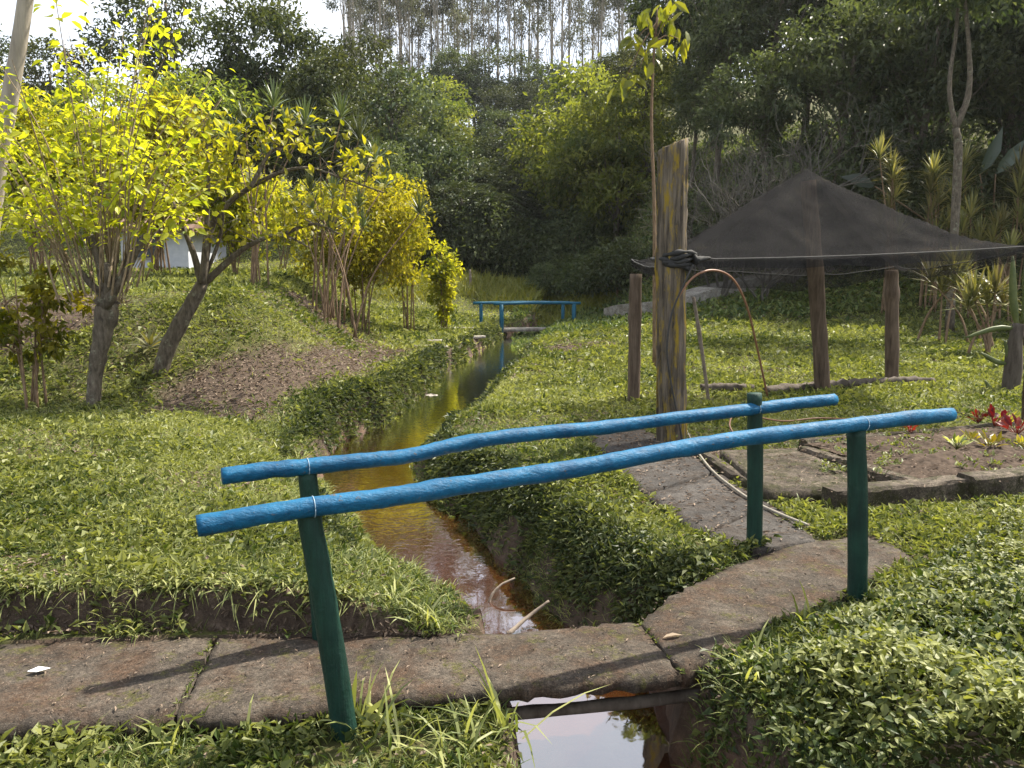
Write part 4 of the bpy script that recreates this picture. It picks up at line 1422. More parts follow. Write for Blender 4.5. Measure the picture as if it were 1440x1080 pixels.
def rosette(mb, g2, c, n, L, wd, el_lo=.05, el_hi=1.45, bend=.35, dirz=None):
    az = np.arange(n) * 2.39996 + g2.uniform(0, .4, n)
    el = el_lo + (el_hi - el_lo) * np.linspace(0, 1, n) ** .8 + g2.normal(0, .08, n)
    ax = np.stack([np.cos(az) * np.cos(el), np.sin(az) * np.cos(el), np.sin(el)], 1)
    pos = np.asarray(c) + ax * .03 + np.stack([np.zeros(n), np.zeros(n), np.linspace(-.06, .05, n) * L * 2], 1)
    up = np.tile([0, 0, 1.0], (n, 1)) + g2.normal(0, .1, (n, 3))
    blades(mb, pos, ax, up, L * g2.uniform(.8, 1.1, n), wd, np.clip(g2.normal(.5, .25, n), 0, 1), bend * (1 - el / 1.6).clip(.1, 1))


def dragon(name, base, heads, label, leafm='spike', L=.5, n=44, seed=0, wd=.035, r=.035, group=None):
    g2 = np.random.default_rng(seed)
    e = empty(name, base, label, 'dragon tree' if leafm == 'spike' else 'spiky plant', group)
    base = np.asarray(base)
    for hd in heads:
        tm, cm = MB(), MB()
        hd = np.asarray(hd)
        st_ = base + np.array([g2.normal(0, .28), g2.normal(0, .28), -.1])
        mid = st_ * .5 + hd * .5 + (st_ - hd) * np.array([.2, .2, 0])
        tube(tm, spline([st_, mid, hd], 12), np.linspace(r, r * .5, 12), 6, .06, 1)
        rosette(cm, g2, hd, n, L * g2.uniform(.85, 1.15), wd)
        child(tm.build('stem', M['twig'], smooth=True), e)
        child(cm.build('rosette', M[leafm]), e)
    return e


def gbase(px, py, d_):
    p = W(px, py, d_); p[2] = tz(p[0], p[1]); return p


dragon('dragon_tree', gbase(350, 410, 16), [W(x, y, 16 + k % 3 * .4) for k, (x, y) in enumerate([(345, 178), (405, 182), (330, 200), (372, 225), (430, 175), (385, 150)])], 'tall dragon tree with spiky heads left of the golden shrub', L=.55, seed=1, r=.022)
dragon('dragon_tree', gbase(455, 430, 17), [W(x, y, 17 + k % 3 * .4) for k, (x, y) in enumerate([(450, 215), (487, 225), (527, 225), (480, 165), (505, 195), (540, 262), (470, 275)])], 'tall dragon tree with spiky heads above the golden shrub', L=.52, seed=2, r=.022)
dragon('dragon_tree', gbase(470, 450, 16), [W(x, y, 16 + k % 3 * .3) for k, (x, y) in enumerate([(437, 270), (468, 275), (440, 295), (490, 310), (463, 325), (510, 320), (590, 300), (420, 300), (505, 290)])], 'low dragon tree with spiky heads in front of the golden shrub', L=.40, seed=3, r=.022)

# pollard tree at the left
tp0 = G(128, 572); dT = tp0[1]
e = empty('pollard_tree', tp0, 'pollarded tree with thick mossy trunk and many upright yellow-leaved shoots', 'tree')
g2 = np.random.default_rng(77)
tm, cm = MB(), MB()
tk = spline([tp0 - [0, 0, .2], W(135, 520, dT), W(145, 470, dT), W(152, 425, dT)], 20)
tube(tm, tk, np.array([.17, .15, .14, .135, .13, .13, .135, .14, .15, .16, .165, .165, .17, .175, .18, .19, .20, .21, .20, .17]) * .60, 14, .09, 4)
knob = W(152, 428, dT)
for (x, y, r) in [(128, 330, .055), (185, 350, .06), (150, 370, .055), (205, 330, .045), (112, 380, .04)]:
    q = W(x, y, dT + g2.normal(0, .1))
    tube(tm, spline([knob + g2.normal(0, .05, 3), (knob + q) / 2 + g2.normal(0, .03, 3), q], 8), np.linspace(r * 1.35, r * .75, 8), 9, .12, int(x))
shoots = []; sm = MB()
for k in range(64):
    tx = g2.uniform(-60, 345); ty = g2.uniform(-40, 300) if abs(tx - 150) < 130 else g2.uniform(60, 320)
    tip = W(tx, ty, dT + g2.normal(0, .75))
    st_ = knob + np.array([(tx - 150) / 500 + g2.normal(0, .06), g2.normal(0, .12), g2.uniform(0, .5)])
    mid = st_ * .5 + tip * .5 + np.array([-(tip[0] - st_[0]) * .14, 0, .12])
    c = spline([st_, mid, tip], 16)
    shoots.append(c)
    tube(sm, c, np.linspace(g2.uniform(.007, .015), .003, 16), 6, .04, k)
pos, ax = [], []
for c in shoots:
    for _ in range(g2.integers(26, 60)):
        s = g2.uniform(.30, 1.0) ** .8
        p = c[int(s * 15)] + g2.normal(0, .05, 3)
        tw = norm(np.array([g2.normal(), g2.normal(), g2.uniform(-.1, .6)]))
        p = p + tw * g2.uniform(.02, .30)
        pos.append(p); ax.append(norm(tw + np.array([0, 0, -.45]) + g2.normal(0, .35, 3)))
pos = np.array(pos); ax = np.array(ax); m = len(pos)
up = norm(np.array([0, 0, 1.0]) + g2.normal(0, .45, (m, 3)))
sc = g2.uniform(.35, 1.35, m)
bigleaves(cm, pos, ax, up, .115 * sc, .062 * sc, np.clip(g2.normal(.5, .28, m), 0, 1))
child(tm.build('trunk', M['trunk'], smooth=True), e)
child(sm.build('shoots', M['shoot'], smooth=True), e)
child(cm.build('crown', M['yellow']), e)

# leaning tree behind it
tp1 = G(222, 522); dL = tp1[1]
e = empty('leaning_tree', tp1, 'leaning mossy tree on the mound with long arching branches', 'tree')
tm, cm = MB(), MB()
tube(tm, spline([tp1 - [0, 0, .15], W(238, 485, dL), W(262, 440, dL), W(285, 398, dL)], 16), np.linspace(.115, .08, 16), 12, .08, 9)
brs = [[(285, 398), (297, 320), (320, 287), (353, 263), (393, 243), (433, 236), (480, 250), (540, 271)],
       [(280, 405), (333, 357), (367, 337), (397, 330), (433, 347)], [(285, 398), (290, 330), (293, 250), (290, 180)], [(285, 400), (262, 330), (215, 245), (150, 265)],
       [(285, 398), (310, 330), (318, 260), (340, 200)], [(397, 330), (440, 315), (480, 330)], [(353, 263), (380, 215), (410, 205)]]
tips = []
for k, br in enumerate(brs):
    q = np.array([W(x, y, dL + .15 * math.sin(k * 2 + i * .7)) for i, (x, y) in enumerate(br)])
    c = spline(q, 26)
    r0 = .05 if k < 4 else .03
    tube(tm, c, np.linspace(r0, .009, 26), 7, .05, k)
    for _ in range(16):
        s = g2.uniform(.35, 1)
        p = c[int(s * 25)]
        d_ = norm(np.array([g2.normal(), g2.normal() * .7, g2.uniform(.1, 1)]))
        qq = p + d_ * g2.uniform(.2, .55)
        tube(tm, [p, (p + qq) / 2, qq], [.007, .005, .003], 4)
        tips.append(qq)
pos, ax = [], []
for t_ in tips:
    for _ in range(g2.integers(5, 16)):
        pos.append(t_ + g2.normal(0, .09, 3)); ax.append(norm(g2.normal(0, 1, 3) + np.array([0, 0, -.3])))
pos = np.array(pos); ax = np.array(ax); m = len(pos); sc = g2.uniform(.6, 1.25, m)
bigleaves(cm, pos, ax, norm(np.array([0, 0, 1.0]) + g2.normal(0, .5, (m, 3))), .12 * sc, .065 * sc, np.clip(g2.normal(.5, .28, m), 0, 1))
child(tm.build('trunk', M['trunk'], smooth=True), e)
child(cm.build('crown', M['yellow']), e)
# little bromeliad at its foot
mb = MB(); rosette(mb, g2, G(212, 500) + [0, 0, .12], 22, .26, .05, .2, 1.2)
tag(mb.build('bromeliad', M['spikepale']), 'small pale bromeliad against the foot of the leaning tree', 'bromeliad')

# leaning smooth trunk at the left frame edge
b0 = np.array([W(-40, 430, 11)[0], 11, 0]); b0[2] = tz(b0[0], 11) - .2
e = empty('leaning_palm', b0, 'smooth grey trunk leaning in at the top left picture edge', 'palm')
mb = MB()
tube(mb, spline([b0, W(-5, 250, 11), W(12, 150, 11), W(33, 20, 11), W(60, -190, 11)], 30), np.linspace(.12, .085, 30), 12, .02, 6)
child(mb.build('trunk', M['palebark'], smooth=True), e)
cm = MB(); topc = W(60, -190, 11)
for k in range(12):
    az = k * 2.4; el = g2.uniform(.0, 1.0)
    s = np.linspace(0, 1, 14)[:, None]
    dirp = np.array([math.cos(az) * math.cos(el), math.sin(az) * math.cos(el), math.sin(el)])
    rach = topc + dirp * 2.1 * s + np.array([0, 0, -1.0]) * s * s
    tube(cm, rach, np.linspace(.02, .006, 14), 4)
    p = np.repeat(rach[2:], 4, 0); m = len(p)
    sv = norm(np.cross(dirp, [0, 0, 1])); sg = np.tile([1, -1, 1, -1], m // 4)[:, None]
    leaves(cm, p, norm(sv * sg + dirp * .5 + np.array([0, 0, -.4])), np.tile([0, 0, 1.0], (m, 1)), .5, .05, g2.uniform(0, 1, m))
child(cm.build('crown', M['lime']), e)

# slender sapling with big leaves behind the lichen post
b0 = G(920, 520)
e = empty('big_leaf_sapling', b0, 'slender tall sapling with large drooping yellow-green leaves behind the lichen post', 'tree')
dS = b0[1]
mb = MB(); c = spline([b0, W(920, 300, dS), W(916, 170, dS), W(920, 70, dS), W(925, 25, dS)], 30)
tube(mb, c, np.linspace(.035, .014, 30), 7, .03, 2)
tips = []
for k, (x, y) in enumerate([(895, 55), (905, 25), (940, 30), (955, 55), (935, 65), (900, 95), (948, 20), (880, 110), (925, 12)]):
    q = W(x, y, dS + g2.normal(0, .3)); a0 = c[g2.integers(20, 29)]
    tube(mb, spline([a0, (a0 + q) / 2 + [0, 0, .08], q], 6), np.linspace(.014, .006, 6), 5); tips.append(q)
child(mb.build('trunk', M['twig'], smooth=True), e)
cm = MB(); pos, ax = [], []
for q in tips:
    for _ in range(6):
        pos.append(q + g2.normal(0, .10, 3)); ax.append(norm(np.array([g2.normal(0, .55), g2.normal(0, .55), -.75])))
pos = np.array(pos); m = len(pos)
bigleaves(cm, pos, np.array(ax), norm(np.array([0, -.6, .6]) + g2.normal(0, .5, (m, 3))), g2.uniform(.20, .33, m), g2.uniform(.09, .14, m), g2.uniform(0, 1, m))
child(cm.build('crown', M['big']), e)

# spiky plants behind the canopy on the right
for k, (bx, by, d_, heads, L, lab) in enumerate([
    (1255, 345, 15.5, [(1237, 222), (1253, 235), (1255, 250), (1256, 264), (1258, 280), (1250, 295)], .42, 'tall striped spiky plant above the middle of the canopy'),
    (1312, 345, 15.5, [(1312, 243), (1314, 257), (1308, 270), (1320, 285)], .52, 'pale striped spiky plant right of the tallest striped one'),
    (1350, 345, 16.5, [(1356, 230), (1350, 245), (1352, 262)], .55, 'green spiky plant behind the right slope of the canopy'),
    (1364, 345, 15, [(1365, 305)], .5, 'single yellow rosette low behind the right slope of the canopy'),
    (1402, 350, 14.5, [(1400, 322), (1408, 318)], .42, 'orange-tinged rosette near the right canopy corner'),
    (1435, 350, 15.5, [(1436, 250), (1442, 262), (1432, 275), (1446, 290)], .6, 'dark spiky plant at the right picture edge above the canopy'),
    (1330, 420, 17.5, [(1310, 395), (1330, 388), (1345, 400), (1325, 410), (1355, 385), (1340, 378)], .55, 'clump of strap leaved plant on the slope under the canopy hem'),
    (1385, 440, 15.5, [(1370, 420), (1388, 425), (1400, 410), (1360, 432), (1410, 428)], .55, 'pale strap leaved plant low on the slope beside the cactus')]):
    if k < 6:
        d_ *= 1.42; L *= 1.35
        hx_, hy_ = heads[-1]
        heads = heads + [(hx_ - 12, hy_ + 22), (hx_ + 13, hy_ + 34), (hx_ - 4, hy_ + 48)]
    dragon('spiky_plant', gbase(bx, by, d_), [W(x, y, d_ + .1 * math.sin(i * 2.2)) for i, (x, y) in enumerate(heads)], lab, 'spikepale', L, 40, 400 + k, .045, .03, 'spiky plants on the right slope')
# banana-like plant
b0 = gbase(1395, 330, 24)
e = empty('banana_plant', b0, 'broad paddle leaved plant standing dark against the right wood', 'plant')
for k, (x, y, L, sx) in enumerate([(1378, 245, 1.0, .45), (1400, 245, .85, .9), (1345, 262, .7, -.8), (1230, 262, .9, -.7), (1420, 300, .8, .6)]):
    mb, cm = MB(), MB()
    L *= 1.4; q = W(x, y, 24); tube(mb, spline([b0 + [0, 0, -.1], b0 * .5 + q * .5 + [0, 0, .1], q], 8), np.linspace(.04, .02, 8), 6)
    bigleaves(cm, q[None], norm(np.array([[sx * .6, -.2, .75 if k < 2 else .1]])), np.array([[0.2, -1, .3]]), L, .42, g2.uniform(0, 1, 1), droop=.12)
    child(mb.build('stem', M['twig'], smooth=True), e); child(cm.build('leaf', M['banana'], smooth=True), e)

# cactus at the right edge
b0 = G(1422, 548); dC = b0[1]
e = empty('cactus', b0, 'tall green jointed cactus at the right picture edge', 'cactus')
mb = MB()
tube(mb, spline([b0 - [0, 0, .1], W(1428, 480, dC), W(1434, 455, dC)], 14), np.linspace(.13, .075, 14), 9, .08, 3)
child(mb.build('trunk', M['darkbark'], smooth=True), e)


def pad(pts, w, th_):
    c = spline(pts, 14)
    s = np.linspace(0, 1, 14)
    rad = w * np.clip(np.sin(np.pi * (s * .93 + .05)), .08, 1) ** .55
    mb = MB(); tube(mb, c, rad, 10, .03, 2)
    V = mb.v[0]
    V[:, 1] = dC + (V[:, 1] - dC) * th_
    return child(mb.build('pad', M['cactus'], smooth=True), e)


pad([W(1430, 460, dC), W(1425, 420, dC), W(1424, 360, dC)], .055, .8)
pad([W(1430, 462, dC), W(1400, 462, dC), W(1357, 475, dC)], .038, .6)
pad([W(1418, 520, dC), W(1418, 500, dC), W(1412, 478, dC)], .035, .6)
pad([W(1416, 512, dC), W(1400, 508, dC), W(1379, 496, dC)], .038, .6)
pad([W(1438, 455, dC), W(1443, 420, dC), W(1441, 375, dC)], .05, .8)
pad([W(1415, 560, dC), W(1398, 555, dC), W(1385, 535, dC)], .045, .6)

# plants in the bed
bedspots = [(1398, 600, .20, 'red', 'upright red leaved plant at the back of the garden bed', .16), (1430, 612, .19, 'red', 'red leaved plant in the garden bed at the right picture edge', .17), (1375, 595, .12, 'red', 'small dark red plant at the back left of the bed', .1),
            (1392, 632, .14, 'yellowp', 'bright yellow-green plant in the garden bed', .14), (1365, 622, .10, 'yellowp', 'smaller yellow plant left of the bright yellow one', .10), (1418, 598, .12, 'yellowp', 'yellow plant among the red ones in the bed', .12), (1280, 610, .10, 'red', 'small reddish plant behind the near handrail end', .08), (1436, 630, .08, 'yellowp', 'low yellow plant at the right edge of the bed', .09),
            (1345, 632, .12, 'blade', 'small green strap leaved plant at the left of the yellow plants', .12)]
for k, (px, py, h_, mt, lab, L) in enumerate(bedspots):
    h_ *= .8; L *= .75
    p = P(px, py, .10)
    e = empty('bed_plant', p, lab, 'plant', 'plants in the garden bed')
    mb, cm = MB(), MB()
    n_ = 13
    az = np.arange(n_) * 2.4; el = g2.uniform(.5, 1.4, n_)
    ax = np.stack([np.cos(az) * np.cos(el), np.sin(az) * np.cos(el), np.sin(el)], 1)
    st_ = np.tile(p, (n_, 1)); tip = st_ + ax * h_ * g2.uniform(.5, .9, n_)[:, None]
    for a_, b_ in zip(st_, tip): tube(mb, [a_, (a_ + b_) / 2, b_], .004, 4)
    bigleaves(cm, tip, ax, norm(np.array([0, 0, 1.0]) + g2.normal(0, .4, (n_, 3))), L * g2.uniform(.8, 1.2, n_), L * .42, g2.uniform(0, 1, n_))
    child(mb.build('stems', M[mt], smooth=True), e); child(cm.build('foliage', M[mt]), e)

# ------------------------------------------------------------------ small things
for k, (pts, r, lab) in enumerate([([W(688, 866, 4.85), W(690, 840, 4.9), W(704, 823, 4.95), W(724, 813, 5.0)], .010, 'curved dead branch in the stream under the right bank'),
                                   ([P(714, 892, WATER + .02), P(743, 867, WATER + .07), P(772, 845, WATER + .14)], .014, 'straight dead stick leaning from the stream to the right bank')]):
    mb = MB(); tube(mb, spline(pts, 16), np.linspace(r, r * .6, 16), 7, .1, k)
    tag(mb.build('dead_branch', M['stick'], smooth=True), lab, 'branch', 'dead branches in the stream')


def rock(name, p, r, seed, label):
    g3 = np.random.default_rng(seed)
    nu_, nv_ = 10, 7
    V, F = [], []
    for i in range(nv_):
        ph = math.pi * i / (nv_ - 1)
        for j in range(nu_):
            t_ = 2 * math.pi * j / nu_
            rr = 1 + .28 * (g3.random() - .5)
            V.append((r * rr * math.sin(ph) * math.cos(t_), r * .8 * rr * math.sin(ph) * math.sin(t_), r * .55 * rr * math.cos(ph)))
    for i in range(nv_ - 1):
        for j in range(nu_):
            a_, b_ = i * nu_ + j, i * nu_ + (j + 1) % nu_
            F += [(a_, a_ + nu_, b_ + nu_), (a_, b_ + nu_, b_)]
    mb = MB(); mb.add(np.array(V) + np.asarray(p), F)
    return tag(mb.build(name, M['stone'], smooth=False), label, 'stone', 'stones on the left bank')


rock('stone', G(606, 567) + [0, 0, .05], .20, 1, 'larger pale stone at the water edge below the mown left bank')
rock('stone', G(596, 580) + [0, 0, .03], .13, 2, 'smaller pale stone just nearer than the larger bank stone')
mb = MB()
p = P(38, 944, .012); leaves(mb, np.array([p]), np.array([[1, .35, .02]]), np.array([[0, 0, 1.0]]), .085, .05, .5, .05, .02)
tag(mb.build('litter_scrap', M['scrap']), 'white scrap lying on the cracked path', 'litter')
mb = MB()
p = P(932, 897, .014); bigleaves(mb, np.array([p]), np.array([[1, .30, .05]]), np.array([[0, 0, 1.0]]), .10, .026, .9, .4, .05)
tag(mb.build('dry_leaf', M['litter']), 'long dry leaf on the deck beside the slab joint', 'leaf')
p = G(661, 412)
mb = MB(); log(mb, [p - [0, 0, .2], p + [.02, 0, .5], p + [0, 0, 1.0]], .05, 4, 7, 12)
tag(mb.build('fence_post', M['stick'], smooth=True), 'short grey fence post in the tall meadow grass', 'post')

# ------------------------------------------------------------------ ground cover (nobody could count it)


def hard(x, y):
    jx = (vnoise(x * 9, y * 9, 3) - .5) * .11; jy = (vnoise(x * 9, y * 9, 7) - .5) * .11
    m = inpoly(x + jx, y + jy, DECK_POLY) | inpoly(x + jx * 1.6, y + jy * 1.6, PATH_POLY) | inpoly(x, y, BED_IN)
    for q_ in STEPS:
        m |= (np.abs(x - q_[0]) < .5) & (np.abs(y - q_[1] + .25) < .5)
    for t_ in (pb[:2],):
        m |= np.hypot(x - t_[0], y - t_[1]) < .13
    return m


def scatter(seed, y0, y1, dens, margin=.10):
    g3 = np.random.default_rng(seed)
    k = .637 + margin
    area = k * (y1 * y1 - y0 * y0) + 1.2 * (y1 - y0)
    n = int(area * dens)
    y = np.sqrt(g3.uniform(y0 * y0, y1 * y1, n)); x = g3.uniform(-1, 1, n) * (k * y + .6)
    return g3, x, y


cov, drk, bld, lit = MB(), MB(), MB(), MB()
for bi_, (y0, y1, dens, L, hmax) in enumerate([(2.3, 4.2, 8500, .039, .075), (4.2, 6.2, 8000, .041, .08), (6.2, 9, 4500, .049, .08), (9, 13, 2200, .064, .085), (13, 19, 1000, .090, .095), (19, 30, 380, .125, .12)]):
    g3, x, y = scatter(500 + bi_, y0, y1, dens)
    sd, side = stream_dist(x, y)
    n1 = fbm(x * 1.6, y * 1.6, 21); n2 = fbm(x * .5, y * .5, 23)
    dm = dirt(x, y)
    prob = (1 - .93 * dm) * (.45 + 1.1 * n1) * ss(.0, .10, sd + (n1 - .45) * .3 - .10 * (side > 0) * ss(7, 9, y) - .07 * (side < 0) * ss(9, 7, y))
    prob *= 1 - .8 * ss(.14, .04, np.abs(y - 2.68)) * (x < -.2) * ss(.3, .5, fbm(x * 2.2, y * 0, 47))
    # bare earth scarp behind the left path
    prob *= 1 - .90 * ss(.10, .06, np.abs(y - 3.44 + 0.22 * (fbm(x * 2.3, y * 0, 4) - .5))) * (x < -.5) * ss(.30, .40, fbm(x * 1.6, y * .5, 41))
    prob *= ss(.20, .42, fbm(x * 4.3, y * 4.3, 91)) * .75 + .25
    prob *= 1 - .62 * ss(.50, .60, fbm(x * .9, y * .9, 95))
    keep = (g3.uniform(0, 1, len(x)) < prob) & ~hard(x, y)
    x, y, sd, side, n1, n2, dm = [q[keep] for q in (x, y, sd, side, n1, n2, dm)]
    z = terrain(x, y)
    m = len(x)
    # lush edge on the banks and at the right of the deck
    lush = ss(.9, .25, sd) * (side > 0) * ss(8, 6, y) + (ss(.6, .2, sd) * ss(8, 9.5, y) * .7 - .85 * ss(.9, .3, sd) * ss(9.5, 8, y)) * (side < 0)
    lush = lush - .75 * ss(1.3, .4, sd) * (side > 0) * ss(7, 9, y)
    ed_ = np.min([capsule(x, y, DECK_NEAR[i], DECK_NEAR[i + 1], 1.0) for i in range(7, len(DECK_NEAR) - 1)], 0)
    right_fg = ss(1.0, 1.7, x) * ss(4.5, 3.7, y) * ss(.03, .45, ed_)
    near_edge = .30 + .70 * ss(.05, .40, ed_)
    hh = hmax * (.10 + 1.5 * n1 ** 1.7 + 1.0 * fbm(x * 5, y * 5, 61) ** 2) * (1 + .9 * lush + 1.2 * right_fg) * near_edge
    hz_ = g3.uniform(0, 1, m) ** .7
    pos = np.stack([x, y, z + hh * hz_], 1)
    az = g3.uniform(0, 2 * np.pi, m); el = g3.normal(.42, .5, m)
    ax = np.stack([np.cos(az) * np.cos(el), np.sin(az) * np.cos(el), np.sin(el)], 1)
    up = norm(np.array([0, 0, 1.0]) + g3.normal(0, .35, (m, 3)))
    sc = np.minimum(np.exp(g3.normal(0, .38, m)), 1.55) * (1 - .12 * right_fg)
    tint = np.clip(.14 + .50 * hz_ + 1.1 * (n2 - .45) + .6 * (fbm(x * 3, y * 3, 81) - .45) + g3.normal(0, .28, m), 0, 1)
    dk = g3.uniform(0, 1, m) < np.clip(np.maximum(lush, 0) * .8 + ss(.55, .75, n2) * .5 * (y > 4), 0, .9)
    isb = (g3.uniform(0, 1, m) < .22 + .55 * ss(.34, .56, fbm(x * 1.1, y * 1.1, 71))) & (g3.uniform(0, 1, m) > right_fg * .6)
    for mbuf, sel in ((cov, ~dk & ~isb), (drk, dk & ~isb)):
        q = np.where(sel)[0]
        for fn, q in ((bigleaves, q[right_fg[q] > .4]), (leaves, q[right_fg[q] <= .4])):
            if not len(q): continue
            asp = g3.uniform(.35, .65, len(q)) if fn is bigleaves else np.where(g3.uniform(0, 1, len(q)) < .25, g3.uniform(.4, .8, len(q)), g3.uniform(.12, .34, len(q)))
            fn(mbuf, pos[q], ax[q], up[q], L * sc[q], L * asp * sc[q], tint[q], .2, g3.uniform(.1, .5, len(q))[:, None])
    q = np.where(isb)[0]
    el2 = g3.uniform(.5, 1.3, len(q)); az2 = az[q]
    ax2 = np.stack([np.cos(az2) * np.cos(el2), np.sin(az2) * np.cos(el2), np.sin(el2)], 1)
    p2 = pos[q].copy(); p2[:, 2] = z[q]
    Lb_ = (hmax * .8 + L * .8) * g3.uniform(.6, 1.6, len(q)) * (.6 + .6 * n1[q])
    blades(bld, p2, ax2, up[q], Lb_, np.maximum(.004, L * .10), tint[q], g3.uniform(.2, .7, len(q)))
    # dry leaves on bare earth and sparsely elsewhere
    g4, x, y = scatter(600 + bi_, y0, y1, dens * .22)
    pr = dirt(x, y) * .8 + .05 + .35 * ss(.50, .60, fbm(x * .9, y * .9, 95))
    keep = (g4.uniform(0, 1, len(x)) < pr) & ~inpoly(x, y, DECK_POLY) & (stream_dist(x, y)[0] > .1)
    x, y = x[keep], y[keep]; m = len(x)
    pos = np.stack([x, y, terrain(x, y) + .012 + g4.uniform(0, .03, m)], 1)
    az = g4.uniform(0, 6.28, m)
    leaves(lit, pos, np.stack([np.cos(az), np.sin(az), g4.normal(0, .25, m)], 1), norm(np.array([0, 0, 1.0]) + g4.normal(0, .35, (m, 3))), L * g4.uniform(.5, 1.3, m), L * g4.uniform(.15, .5, m), np.clip(g4.normal(.5, .3, m), 0, 1), .2, .1)

# grass hanging over the lip of the earth scarp
g3 = np.random.default_rng(950)
m = 3600
x = g3.uniform(-3.4, -.35, m); lip = 3.47 - 0.22 * (fbm(x * 2.3, x * 0, 4) - .5)
y = lip + np.abs(g3.normal(0, .07, m)) - .01
k = fbm(x * 4.0, x * 0, 44) + g3.normal(0, .10, m) > .38
x, y = x[k], y[k]; m = len(x)
az = -np.pi / 2 + g3.normal(0, 1.1, m); el = g3.normal(.25, .55, m)
ax = np.stack([np.cos(az) * np.cos(el), np.sin(az) * np.cos(el), np.sin(el)], 1)
pz = np.stack([x, y, terrain(x, y) + g3.uniform(0, .06, m)], 1)
h_ = int(m * .72)
bigleaves(cov, pz[:h_], ax[:h_], norm(np.array([0, 0, 1.0]) + g3.normal(0, .35, (h_, 3))), .04 * g3.uniform(.5, 1.4, h_), .016, np.clip(g3.normal(.5, .28, h_), 0, 1), .2, .35)
blades(bld, pz[h_:], ax[h_:], norm(np.array([0, 0, 1.0]) + g3.normal(0, .3, (m - h_, 3))), .085 * g3.uniform(.4, 1.5, m - h_), .006, np.clip(g3.normal(.55, .28, m - h_), 0, 1), g3.uniform(.2, .9, m - h_))
g3 = np.random.default_rng(951)
m = 1500
x = g3.uniform(-3.2, -.4, m); y = 3.44 - 0.22 * (fbm(x * 2.3, x * 0, 4) - .5) + g3.normal(0, .05, m)
kk = y > 3.41; x, y = x[kk], y[kk]; m = len(x)
leaves(lit, np.stack([x, y, terrain(x, y) + .006], 1), randdir(g3, m), norm(np.array([0, -1.0, .4]) + g3.normal(0, .4, (m, 3))), .03 * g3.uniform(.4, 1.6, m), .012 * g3.uniform(.4, 1.6, m), g3.uniform(0, .6, m))
# growth hanging on the faces of the banks
for bi_, (y0, y1, dens, L) in enumerate([(4.0, 6.5, 8000, .042), (6.5, 9.5, 5500, .053), (9.5, 14, 3600, .068), (14, 26, 1500, .105)]):
    g3, x, y = scatter(900 + bi_, y0, y1, dens)
    sd, side = stream_dist(x, y)
    wd_ = np.where(side < 0, .42, .55)
    nn = fbm(x * 2.4, y * 2.4, 33)
    k = (sd < wd_) & ~hard(x, y) & (sd + (nn - .45) * .35 > np.where(side < 0, .06 + .30 * ss(9.2, 8.2, y), .16 + .25 * ss(7, 10, y)))
    x, y, sd, side, nn = x[k], y[k], sd[k], side[k], nn[k]; m = len(x)
    z = terrain(x, y)
    az = np.where(side < 0, 0.0, np.pi) + g3.normal(0, .9, m); el = g3.normal(.05, .5, m)
    ax = np.stack([np.cos(az) * np.cos(el), np.sin(az) * np.cos(el) - .25, np.sin(el)], 1)
    up = norm(np.array([0, -.2, .8]) + np.stack([-side * .5, np.zeros(m), np.zeros(m)], 1) + g3.normal(0, .4, (m, 3)))
    sc = g3.uniform(.6, 1.5, m)
    tint = np.clip(.35 + .5 * (nn - .45) + g3.normal(0, .28, m), 0, 1)
    leaves(drk, np.stack([x, y, z + g3.uniform(.0, .09, m)], 1), ax, up, L * sc, L * g3.uniform(.3, .6, m) * sc, tint, .2, .25)

# litter on the deck, the paving and the bed
g4 = np.random.default_rng(9)
for poly, zz, n_, L in ((DECK_POLY, .008, 900, .020), (PATH_POLY, .022, 700, .04), (BED_IN, .125, 2600, .035)):
    pa = np.array(poly)
    x = g4.uniform(pa[:, 0].min(), pa[:, 0].max(), n_ * 4); y = g4.uniform(pa[:, 1].min(), pa[:, 1].max(), n_ * 4)
    k = inpoly(x, y, poly); x, y = x[k][:n_], y[k][:n_]; m = len(x)
    az = g4.uniform(0, 6.28, m)
    leaves(lit, np.stack([x, y, np.full(m, zz)], 1), np.stack([np.cos(az), np.sin(az), g4.normal(0, .1, m)], 1), norm(np.array([0, 0, 1.0]) + g4.normal(0, .3, (m, 3))), L * g4.uniform(.5, 1.7, m), L * g4.uniform(.1, .45, m), np.clip(g4.normal(.45, .3, m), 0, 1), .2, .08)

# long tufts: in front of the deck, on the banks
tufts = [(520, 1035, 16, .34), (560, 1060, 10, .30), (660, 1062, 12, .26), (715, 1068, 16, .34), (760, 1070, 20, .38), (800, 1075, 16, .30), (340, 1050, 10, .22), (610, 1070, 12, .25), (840, 1078, 14, .25), (250, 1060, 8, .2), (120, 1060, 8, .2),
         (595, 880, 14, .22), (560, 850, 12, .2), (620, 890, 10, .18), (940, 640, 5, .2), (1135, 690, 10, .16), (1120, 715, 12, .18), (1165, 740, 10, .2), (1235, 735, 9, .16), (960, 790, 8, .22), (400, 640, 12, .28), (420, 650, 10, .25), (740, 620, 10, .25), (810, 610, 10, .22), (850, 720, 10, .2),
         (1130, 880, 12, .24), (1340, 900, 10, .26), (1250, 880, 10, .22), (1400, 980, 10, .26), (1180, 960, 10, .25), (1060, 950, 9, .24), (1290, 840, 9, .2), (1380, 820, 10, .22), (1100, 1010, 9, .24), (1230, 1000, 8, .26), (1320, 1040, 9, .24), (1420, 890, 9, .22), (1150, 1050, 8, .22), (1350, 760, 8, .16), (1040, 1020, 8, .26)]
